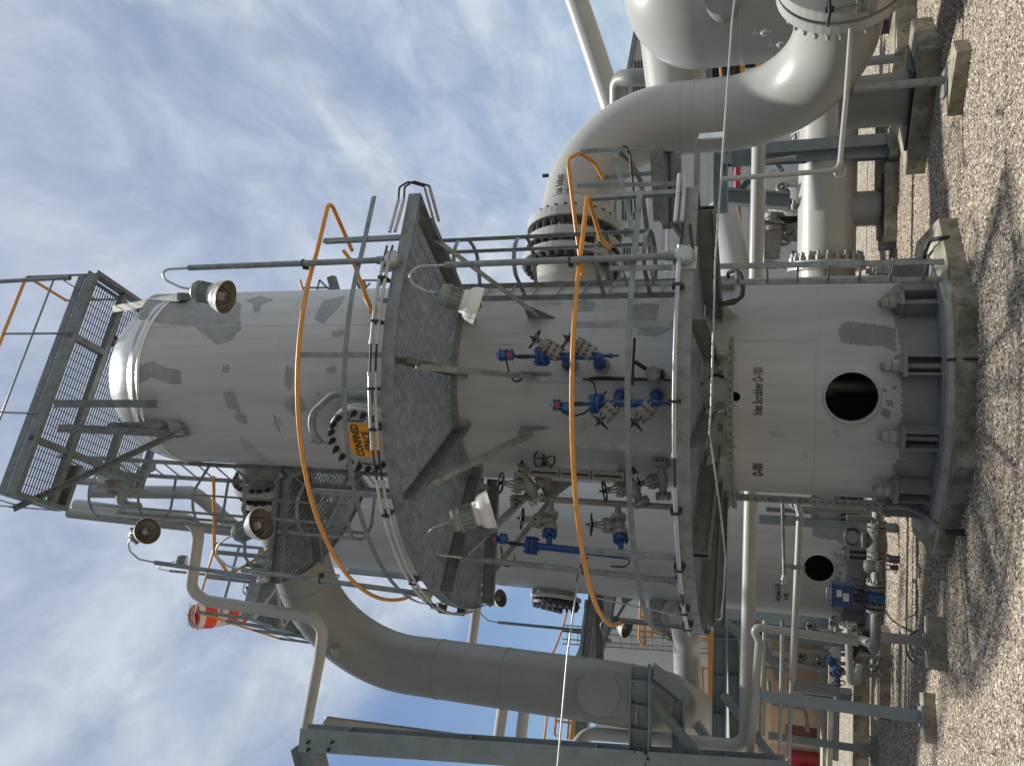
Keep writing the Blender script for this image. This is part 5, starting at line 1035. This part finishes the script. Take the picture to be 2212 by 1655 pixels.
# extra small bore piping low at the left
pipe('thin vertical drop line with a collar near the left valve cluster',[(1640,1418,13.5),(1800,1432,13.5)],.03,.05,'galv',10)
pipe('narrow dark line running level behind the left valve cluster',[(1690,1340,14.2),(1688,1480,14.2)],.035,.05,'steel',10)
pipe('small bore line stepping down behind the steel legs',[(1660,1470,13.8),(1665,1520,13.8),(1740,1530,13.8),(1745,1580,13.8)],.03,.1,'pipe2',10)
pipe('low level drain line on the gravel behind the legs',[(1812,1330,14.5),(1808,1480,14.5),(1805,1640,14.6)],.05,.1,'pipe2',12)
b=MB(); b.angle(at(1570,1345,13.0),at(1700,1450,13.4),.10); solo(b,'diagonal_brace','steel','blue grey diagonal brace under the lower beams at the left','beam','far steel beams')
b=MB(); b.ibeam(at(1622,1335,14),at(1625,1500,14),.18,.2,.014); solo(b,'far_beam','steel','blue grey beam just behind the white header at the left','beam','far steel beams')
b=MB(); b.ibeam(V((at(1640,1365,14.6).x,14.6,0)),at(1560,1350,14.6),.2,.2,.014,up=V((0,-1,0))); solo(b,'far_column','steel','blue grey column behind the white header, left of the farther tower','column')
for i,(x,y,Y) in enumerate(((1770,1432,13.2),(1730,1418,13.4),(1750,1352,13.0))):
    wheel_thing(('tiny hand wheel valve on the thin lines by the left cluster, top one','tiny hand wheel valve on the thin lines by the left cluster, left one','tiny hand wheel valve just left of the farther tower foot')[i],at(x,y,Y),V((.3,-1,.1)),.08,stem=.06)
cable('black cable bridging the end of the lower conduit to the light pole box',[at(1476,462,7.15),at(1474,500,7.0),at(1469,536,6.9)],.012,.05)
cable('second black cable into the light pole box, nearer the platform',[at(1490,470,7.15),at(1492,505,7.0),at(1497,538,6.95)],.012,.05)
# ================================================================ right hand background
VS=thing('vertical_vessel','large cream domed vessel cut off by the right hand edge, behind the big inlet pipe','vessel',(6.2,12.6,0))
b=MB(); VR=1.25; b.lathe((6.2,12.6,0),(0,0,1),[(VR,.7),(VR,2.85)]+[(VR*math.cos(t),2.85+1.2*math.sin(t)) for t in [PI/2*i/16 for i in range(1,17)]],72)
b.lathe((6.2,12.6,0),(0,0,1),[(VR,2.22),(VR+.008,2.23),(VR+.008,2.26),(VR,2.27)],72); b.lathe((6.2,12.6,0),(0,0,1),[(0,.25),(VR*.7,.3),(VR,.7)],72); b.build('shell','pipe',VS)
b=MB()
for k in range(4): a=PI/4+k*PI/2; b.cylr((6.2+1.0*math.cos(a),12.6+1.0*math.sin(a),0),(6.2+1.0*math.cos(a),12.6+1.0*math.sin(a),.7),.12,n=14)
b.build('legs','steel',VS)
p=at(1560,-8,11.3); b=MB(); b.cylr(p+V((.1,.5,0)),p+V((-.05,-.12,0)),.24,n=30); b.build('nozzle','pipe2',VS)
for x,y,lab in ((1650,94,'tiny sample valve standing off the vessel at right, left one'),(1650,120,'tiny sample valve standing off the vessel at right, lower one')):
    b=MB(); q=at(x+ (0 if y<100 else 35),y-22,11.0); b.cylr(q-up*.10,q+up*.14,.012,n=6); b.lathe(q-up*.05,up,[(0,0),(.04,.01),(.045,.06),(.02,.09)],10); b.bar(q+up*.12,q+up*.12+V((.1,0,0)),.02,.008); solo(b,'sample_valve','galvb',lab,'valve','sample valves')
pipe('fat cream overhead pipe running behind the inlet bend to the vessel',[(1432,-120,14.2),(1445,60,14.2),(1470,260,14.2)],.52,.3,'pipe',40)
pipe('sloping cream pipe crossing the sky at the upper right',[(1225,-60,16),(1286,120,16),(1345,300,16)],.235,.2,'pipe',28)
pipe('small cream swan neck between the sloping pipe and the fat pipe',[(1430,168,15.4),(1362,168,15.4),(1334,172,15.6),(1334,245,15.9)],.165,.4,'pipe2',20)
pipe('fat cream pipe low behind the caged ladder foot, with a red line beside it',[(1560,455,16),(1600,640,14.5)],.30,.2,'pipe',28)
pipe('red fire water pipe behind the inlet bend',[(1594,310,18),(1592,440,18),(1606,600,18)],.07,.1,'red',12)
pipe('white vertical line beside the green grey post at right',[(1634,322,12.0),(1634,345,12.0),(1640,352,11.9),(1720,340,11.9)],.03,.08,'pipe',10)
# grey clad building
W0=32.0; outl=[(1400,-120),(1380,64),(1351,225),(1331,430),(1324,520),(1334,640),(1350,800)]
CB=thing('clad_building','pale grey metal clad building with dark louvre slots behind the inlet pipe','building',(9,W0,0))
P=[at(x,y,W0) for x,y in outl]; b=MB(); b.prism([V((P[0].x,W0,0))]+P+[V((P[-1].x,W0,0))],V((0,12,0))); b.build('wall','clad',CB)
b=MB()
for p,q in zip(P,P[1:]): b.bar(p+V((0,5.9,.06)),q+V((0,5.9,.06)),12.4,.14,up=V((0,0,1)))
b.build('roof','steel',CB)
b=MB(); z=.6
for i in range(34):
    z=.5+i*.3; xs=[q.x for q in P if q.z>z]
    if not xs: break
    b.box(((max(xs)+min(xs))/2,W0-.012,z),(max(xs)-min(xs),.025,.03))
b.build('siding_joints','clad',CB)
for ya,yb_,xa in ((132,155,1386),(183,207,1382),(429,476,1358),(494,512,1351),(536,580,1349),(600,640,1347)):
    b=MB(); p,q=at(xa,ya,W0),at(xa,yb_,W0)
    for k in range(5): b.bar(p+V((0,-.04,(k-2)*.115)),q+V((0,-.04,(k-2)*.115)),.05,.045)
    lv=b.build('louvre','dark',CB)
b=MB(); p,q=at(1372,408,W0),at(1430,408,W0); 
for ya,yb_,xa in ((410,590,1398),(410,590,1440),): p,q=at(xa,ya,W0),at(xa,yb_,W0); b.bar(p+V((0,-.05,0)),q+V((0,-.05,0)),.10,.10)
b.build('trim','white',CB)
# blue grey support steel between
RF=thing('right_steel_frame','blue grey steel frame with a diagonal brace behind the inlet pipe, low right','frame',(2.8,13.5,0))
for k,(a,c,Y,w_,h_) in enumerate((((1557,325),(1557,462),13.2,.2,.22),((1563,424),(1705,436),13.6,.26,.24),((1600,318),(1603,360),13.0,.4,.3),((1578,440),(1630,375),13.8,.1,.1),((1640,300),(1690,372),14.0,.08,.08),((1690,336),(1750,340),14.5,.18,.18))):
    b=MB(); b.ibeam(at(*a,Y),at(*c,Y),w_,h_,.014); b.build('beam' if k<3 else 'brace','steel',RF)
b=MB(); b.ibeam(V((at(1600,352,13.2).x,13.2,0)),at(1557,345,13.2),.2,.2,.012,up=V((0,-1,0))); b.build('column','steel',RF)
# big gate valve with spoked wheel behind the flanged pipe
BV=thing('bolted_gate_valve','big grey bolted valve with lifting eyes and a spoked wheel behind the flanged pipe','valve',tuple(at(1720,460,15.6)))
c=at(1745,450,15.6); ax=V((.9,-.45,.1)).normalized(); b=MB()
for o_ in (-.12,.12): flange(b,c+ax*o_,ax,.70,.12,n=44)
b.cylr(c-ax*.5,c+ax*.5,.42,n=36); b.build('body','valve',BV)
for s_ in (1,-1): b=MB(); b.bolts(c+ax*.18*s_,ax*s_,.62,26,.048,.15); b.build('stud_bolts','boltg',BV)
for x,y in ((1695,520),(1690,405),(1710,575)):
    b=MB(); q=at(x,y,15.2); b.ring(q,V((.35,-.9,.1)),.085,.035,20,8); b.bar(q,c+(q-c)*.75,.03,.12); b.build('lifting_eye','valve',BV)
b=MB(); q=at(1668,462,15.2); handwheel(b,q,V((.75,-.55,-.25)),.40,6,.012); b.build('hand_wheel','black',BV)
b=MB(); b.cylr(at(1668,462,15.2),at(1668,560,15.2),.13,n=20); b.cylr(at(1668,490,15.2),at(1668,500,15.2),.17,n=20,sm=False); b.bar(at(1668,478,15.2),at(1668,545,15.2),.3,.26,up=V((0,-1,0))); b.lathe(at(1668,565,15.2),V((-.9,0,.1)),[(0,0),(.13,.01),(.14,.1),(.1,.12)],14); b.build('gearbox','valve',BV)
b=MB(); b.tube(fillet([at(1650,578,12.9),at(1650,470,12.9),at(1655,372,12.9),at(1690,366,12.9)],.08,4),.011,6); solo(b,'impulse_tube','galvb','thin bent impulse tube beside the spoked wheel','tube')
FV=thing('small_flanged_valve','small flanged valve with blue body behind the big inlet pipe elbow','valve',tuple(at(1765,290,15)))
b=MB(); c=at(1770,275,14.8); b.cylr(c+V((-.6,0,0)),c+V((.6,0,0)),.36,n=32); b.build('pipe_stub','pipe',FV); b=MB(); flange(b,c+V((-.1,0,0)),V((1,0,0)),.47,.1); b.bolts(c+V((-.14,0,0)),V((-1,0,0)),.41,20,.03,.1); b.build('flange','boltg',FV)
b=MB(); q=at(1790,296,14.3); b.box(q,(.25,.12,.22)); b.cylr(q+V((0,-.1,-.1)),q+V((0,-.1,.2)),.05,n=10); b.build('valve_body','bluegrey',FV)
slab(rect((at(1905,300,13.4).x,13.6),1.6,.6,0),.25,'long concrete sleeper behind the flanged pipe at right')
slab(rect((at(1890,30,11.4).x,11.9),1.2,.7,.3),.25,'concrete plinth under the vessel side piping at the right edge')
b=MB(); q=at(1890,75,11.6); 
for dx in (-.35,.35): b.cylr(q+V((dx,0,-.3)),q+V((dx,0,.35)),.06,n=12)
b.cylr(q+V((-.5,0,.3)),q+V((.5,0,.3)),.05,n=12); solo(b,'pipe_stand','steel','low steel pipe stand seen under the big inlet elbow','stand')
# dark equipment shelter with yellow rails
DS=thing('equipment_shelter','dark equipment bay with yellow rails seen between the vessel and the inlet pipe','shelter',(9,22,0))
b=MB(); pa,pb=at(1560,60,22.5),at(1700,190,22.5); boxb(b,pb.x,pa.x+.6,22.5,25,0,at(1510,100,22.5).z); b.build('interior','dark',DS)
b=MB(); b.ibeam(at(1522,60,21.5),at(1524,190,21.5),.3,.34,.02); b.build('beam','steel',DS)
for a,c_ in (((1552,80),(1558,168)),((1592,70),(1604,175)),((1598,70),(1610,175)),((1556,120),(1660,118)),((1556,138),(1662,134)),((1605,85),(1650,84)),((1600,134),(1605,160))):
    b=MB(); b.tube([at(*a,21.3),at(*c_,21.3)],.035,6); b.build('rail','yellow',DS)
b=MB(); b.bar(at(1637,70,21.3),at(1640,150,21.3),.08,.18); b.build('toe_board','yellow',DS)
b=MB(); b.bar(at(1568,92,21.6),at(1572,165,21.6),.5,.45); 
for i in range(7):
    for k in range(4): b.lathe(at(1561+k*6,90+i*11,21.35),V((0,-1,0)),[(.055,0),(.05,.03),(0,.04)],8)
b.build('finned_motor','bolt',DS)
b=MB(); boxb(b,at(1600,172,21).x,at(1600,150,21).x,21,21.4,at(1650,160,21).z,at(1608,160,21).z); b.build('control_box','clad',DS)
# ================================================================ left low control valve run
YV=10.9; zV=at(1893,1250,YV).z
def vx(y): return at(1893,y,YV).x
CR=thing('valve_run','grey pipe run on the ground left of the front foundation, with check valve and flanges','pipe',(vx(1250),YV,0))
b=MB(); ez=V((vx(1408),YV,zV)); b.tube([V((vx(1090),YV,zV)),V((vx(1276),YV,zV))],.062,18); b.tube(fillet([V((vx(1303),YV,zV)),ez,ez+V((-.02,.5,.02)),ez+V((-.02,.55,.42))],.16,6),.062,18); b.build('pipe_run','valve',CR)
def fpair(y): 
    b=MB()
    for o_ in (-.03,.03): b.cylr(V((vx(y)+o_-.018,YV,zV)),V((vx(y)+o_+.018,YV,zV)),.115,n=24,sm=False)
    b.bolts(V((vx(y)+.05,YV,zV)),V((1,0,0)),.095,8,.013,.04,both=.12); b.build('flange','valve',CR)
for y in (1138,1202,1265,1312): fpair(y)
b=MB(); m=V((vx(1168),YV,zV)); b.lathe(m-V((.19,0,0)),V((1,0,0)),[(.06,0),(.085,.03),(.12,.08),(.125,.15),(.115,.25),(.08,.34),(.062,.38)],22); b.lathe(m,V((0,0,1)),[(.07,.05),(.07,.13),(.10,.13),(.10,.17),(0,.175)],18,sm=False); b.build('check_valve_body','valve',CR)
b=MB(); q=V((vx(1122),YV,zV)); b.cylr(q,q+up*.35,.04,n=12); b.build('riser_stub','valve',CR)
CV=thing('control_valve','control valve with a bright blue square actuator box and two white nameplates','valve',(vx(1290),YV,zV))
m=V((vx(1290),YV,zV)); b=MB(); b.lathe(m-V((.11,0,0)),V((1,0,0)),[(0,0),(.11,0),(.11,.03),(.075,.04),(.09,.09),(.09,.13),(.075,.18),(.11,.19),(.11,.22),(0,.22)],22,sm=False); b.box(m+V((0,-.01,0)),(.10,.19,.19)); b.cylr(m-up*.10,m+up*.16,.06,n=14); b.build('body','bluegrey',CV)
za=at(1843,1282,YV).z; zb=at(1795,1282,YV).z
b=MB()
for s in (-1,1): b.cylr(m+V((s*.075,0,.14)),V((m.x+s*.075,YV,za)),.014,n=8)
b.cylr(m+up*.1,V((m.x,YV,za)),.02,n=8); b.box((m.x,YV,za-.10),(.13,.12,.09)); b.tube(fillet([V((m.x+.12,YV-.05,za-.12)),V((m.x+.2,YV-.05,za-.1)),V((m.x+.22,YV-.05,za+.02))],.03,3),.008,6); b.tube(fillet([V((m.x-.05,YV-.12,za-.08)),V((m.x-.14,YV-.12,za-.16)),V((m.x-.18,YV-.1,za-.04))],.03,3),.008,6); b.build('yoke','bolt',CV)
b=MB(); aw=.27; b.box((m.x,YV,(za+zb)/2),(aw,.2,zb-za)); b.box((m.x,YV,za+.015),(aw+.03,.23,.035)); b.box((m.x,YV,zb-.02),(aw+.03,.23,.035))
for s in (-1,1): b.cylr((m.x+s*.09,YV,zb),(m.x+s*.09,YV,zb+.03),.012,n=6)
ac=b.build('actuator','blue',CV); b=MB(); b.box((m.x+.03,YV-.102,zb-.09),(.085,.006,.06)); b.box((m.x-.01,YV-.102,za+.09),(.10,.006,.07)); b.build('nameplate','white',ac); b=MB(); b.tube([(m.x-.06,YV,zb+.03),(m.x-.06,YV,zb+.05),(m.x+.06,YV,zb+.05),(m.x+.06,YV,zb+.03)],.006,6); b.build('top_handle','galvb',ac)
wheel_thing('tiny black hand wheel valve under the ground level pipe run',at(1934,1226,10.6),V((.1,-.4,-.9)),.065,stem=.06)
# foot post, plinth and cable coil
q=atz(2002,1386,.16); post('round post foot of the valve run on a mossy block',V((q.x,q.y,.16)),V((q.x,q.y,at(1903,1375,q.y).z)),.10,.10,m='valve',slabw=.52,rot=.25,sl='mossy concrete block with a coiled black cable beside it')
b=MB(); c=at(1996,1402,q.y+.25)
for k in range(3): b.ring(c+V((.0,.01*k,.008*k)),V((.2,-.75,.6)),.20-.012*k,.010,30,6)
solo(b,'cable_coil','rubber','coil of black cable lying against the mossy block at the left','cable')
cable('thin black cable wandering over the gravel to the coil',[V((vx(1315),YV,zV-.1)),atz(1930,1345,.03),atz(1965,1362,.03),atz(1985,1385,.06)],.010,.1)
# cable termination rack in front of the farther tower
CK=thing('cable_rack','galvanised cable rack with bunched black cables between the two towers','rack',tuple(atz(1974,1145,0)))
Yk=12.6; k0=at(1974,1143,Yk); k0.z=0
b=MB(); b.ibeam(k0,V((k0.x,Yk,at(1640,1105,Yk).z)),.12,.12,.01,up=V((0,-1,0))); b.build('post','steel',CK)
def plate(x0,x1,y0,y1,Y,m='galv',th=.02,nm='panel'): 
    b=MB(); b.prism([at(x0,y0,Y),at(x1,y0,Y),at(x1,y1,Y),at(x0,y1,Y)],V((0,th,0))); return b.build(nm,m,CK)
plate(1752,1768,1061,1134,Yk,nm='rung_plate'); plate(1802,1818,1061,1134,Yk,nm='rung_plate'); plate(1768,1802,1066,1134,Yk+.06,m='patch2',nm='back_panel')
tp_=plate(1861,1889,1080,1186,Yk-.05,nm='perforated_tray')
b=MB()
for i in range(12):
    for k in range(4): b.bar(at(1864+k*6.5,1084+i*8.6,Yk-.056),at(1867.5+k*6.5,1084+i*8.6,Yk-.056),.016,.004,up=V((0,-1,0)))
b.build('tray_holes','dark',tp_)
rc=random.Random(11); b=MB()
for i in range(26):
    y0=1066+rc.random()*62; b.tube([at(1812,y0,Yk+.02),at(1828,y0+rc.uniform(-9,9),Yk-.03),at(1842,y0+rc.uniform(-9,9),Yk+.03),at(1864,y0+rc.uniform(-5,5),Yk)],.011,5)
b.build('cable_bunch','rubber',CK)
b=MB()
for i in range(4): b.ring(at(1842,1160,Yk-.1),V((.1,-1,.15*i)),.10+.008*i,.008,22,5)
b.build('cable_loop','rubber',CK)
b=MB(); b.tube(fillet([at(1885,1196,Yk-.1),at(1905,1200,Yk-.1),at(1925,1208,Yk-.2),at(1975,1210,Yk-.3)],.12,4),[.05]*1+[.05]*0 if False else .055,10); b.build('duct','black',CK)
pipe('vertical grey vent pipe with an elbow top in front of the cable rack',[(1712,1086,11.9),(1712,1098,11.9),(1974,1108,11.9)],.042,.08,'valve',14)
TR2=thing('cable_tray','slotted cable tray hung vertically in front of the farther tower','tray',tuple(at(1822,1108,13)),'slotted cable trays')
tray(TR2,[at(1655,1100,12.9),V((at(1655,1100,12.9).x,12.9,at(1822,1110,12.9).z))],.07,.03,V((0,-1,0)))
for y in (1122,1228):
    b=MB(); b.chan(at(1694,y,11.0),at(1736,y+4,11.3),.06,.05,.006); solo(b,'strut_bracket','galv','dark strut bracket tying the thin air line to the slim bright line, '+('right one' if y<1200 else 'left one'),'bracket')
b=MB(); q=at(1694,1241,11); b.cylr(q,q-V((.12,0,0)),.03,n=10); b.lathe(q-V((.06,0,.03)),up,[(0,0),(.035,.01),(.035,.06),(0,.07)],10); b.bar(q+V((-.06,-.02,.05)),q+V((-.22,-.04,.0)),.016,.006); solo(b,'ball_valve','galvb','small ball valve with lever on the end of the thin air line','valve')
# left valve cluster
VC=thing('valve_cluster','cluster of small flanged valves and a round gauge on the gravel at the left','valves',tuple(at(1900,1400,12.4)))
vgroup(VC,at(1832,1352,12.3),at(1836,1400,12.3),at(1884,1376,12.2),.10,body=.08,flr=.12)
vgroup(VC,at(1795,1420,13),at(1812,1452,13),at(1812,1475,12.8),.09,body=.07,flr=.10,col_='bluegrey')
b=MB(); b.tube(fillet([at(1832,1356,12.1),at(1836,1472,12.1),at(1850,1474,12.2),at(1856,1440,12.6)],.08,5),.05,14); b.build('white_pipe','pipe',VC)
b=MB(); b.lathe(at(1805,1408,12.6),V((0,-1,0)),[(0,0),(.075,0),(.075,.05),(.065,.05),(.065,.045),(0,.045)],22,sm=False); b.build('round_gauge','galvb',VC)
b=MB()
for x0,y0,x1,y1,r_ in ((1770,1365,1800,1366,.05),(1780,1400,1850,1404,.03),(1810,1432,1900,1440,.03),(1810,1452,1905,1460,.03),(1640,1398,1900,1420,.03),(1640,1440,1780,1448,.025)): b.tube([at(x0,y0,12.9),at(x1,y1,12.9)],r_,8)
b.build('pipe_stems','valve',VC)
b=MB(); b.tube([at(1866,1383,12.2),at(1850,1405,12.2),at(1838,1425,12.3)],.035,8); b.box(at(1876,1384,12.2),(.3,.1,.16)); b.build('wrapped_joint','black',VC)
b=MB(); b.ring(at(1884,1436,12.4),V((.5,-.6,.6)),.10,.010,20,5); b.build('small_wheel','black',VC)
slab(rect((at(1905,1455,13.2).x,13.3),1.3,.4,0),.16,'dark concrete strip under the small valve cluster')
slab(rect((at(1870,1540,16.0).x,16.2),3.2,.5,.05),.28,'long low concrete sleeper farther back at the left')
pipe('cream horizontal pipe end with a black opening by the left valve cluster',[(1700,1478,14),(1808,1492,14)],.10,.05,'pipe2',16)
b=MB(); b.ibeam(at(1735,1500,15),at(1840,1512,15),.3,.3,.015); solo(b,'far_beam','steel','short thick blue grey beam behind the left valve cluster','beam')
# ---------------------------------------------------------------- tidy
for o in col.objects:
    if '_o' in o: del o['_o']
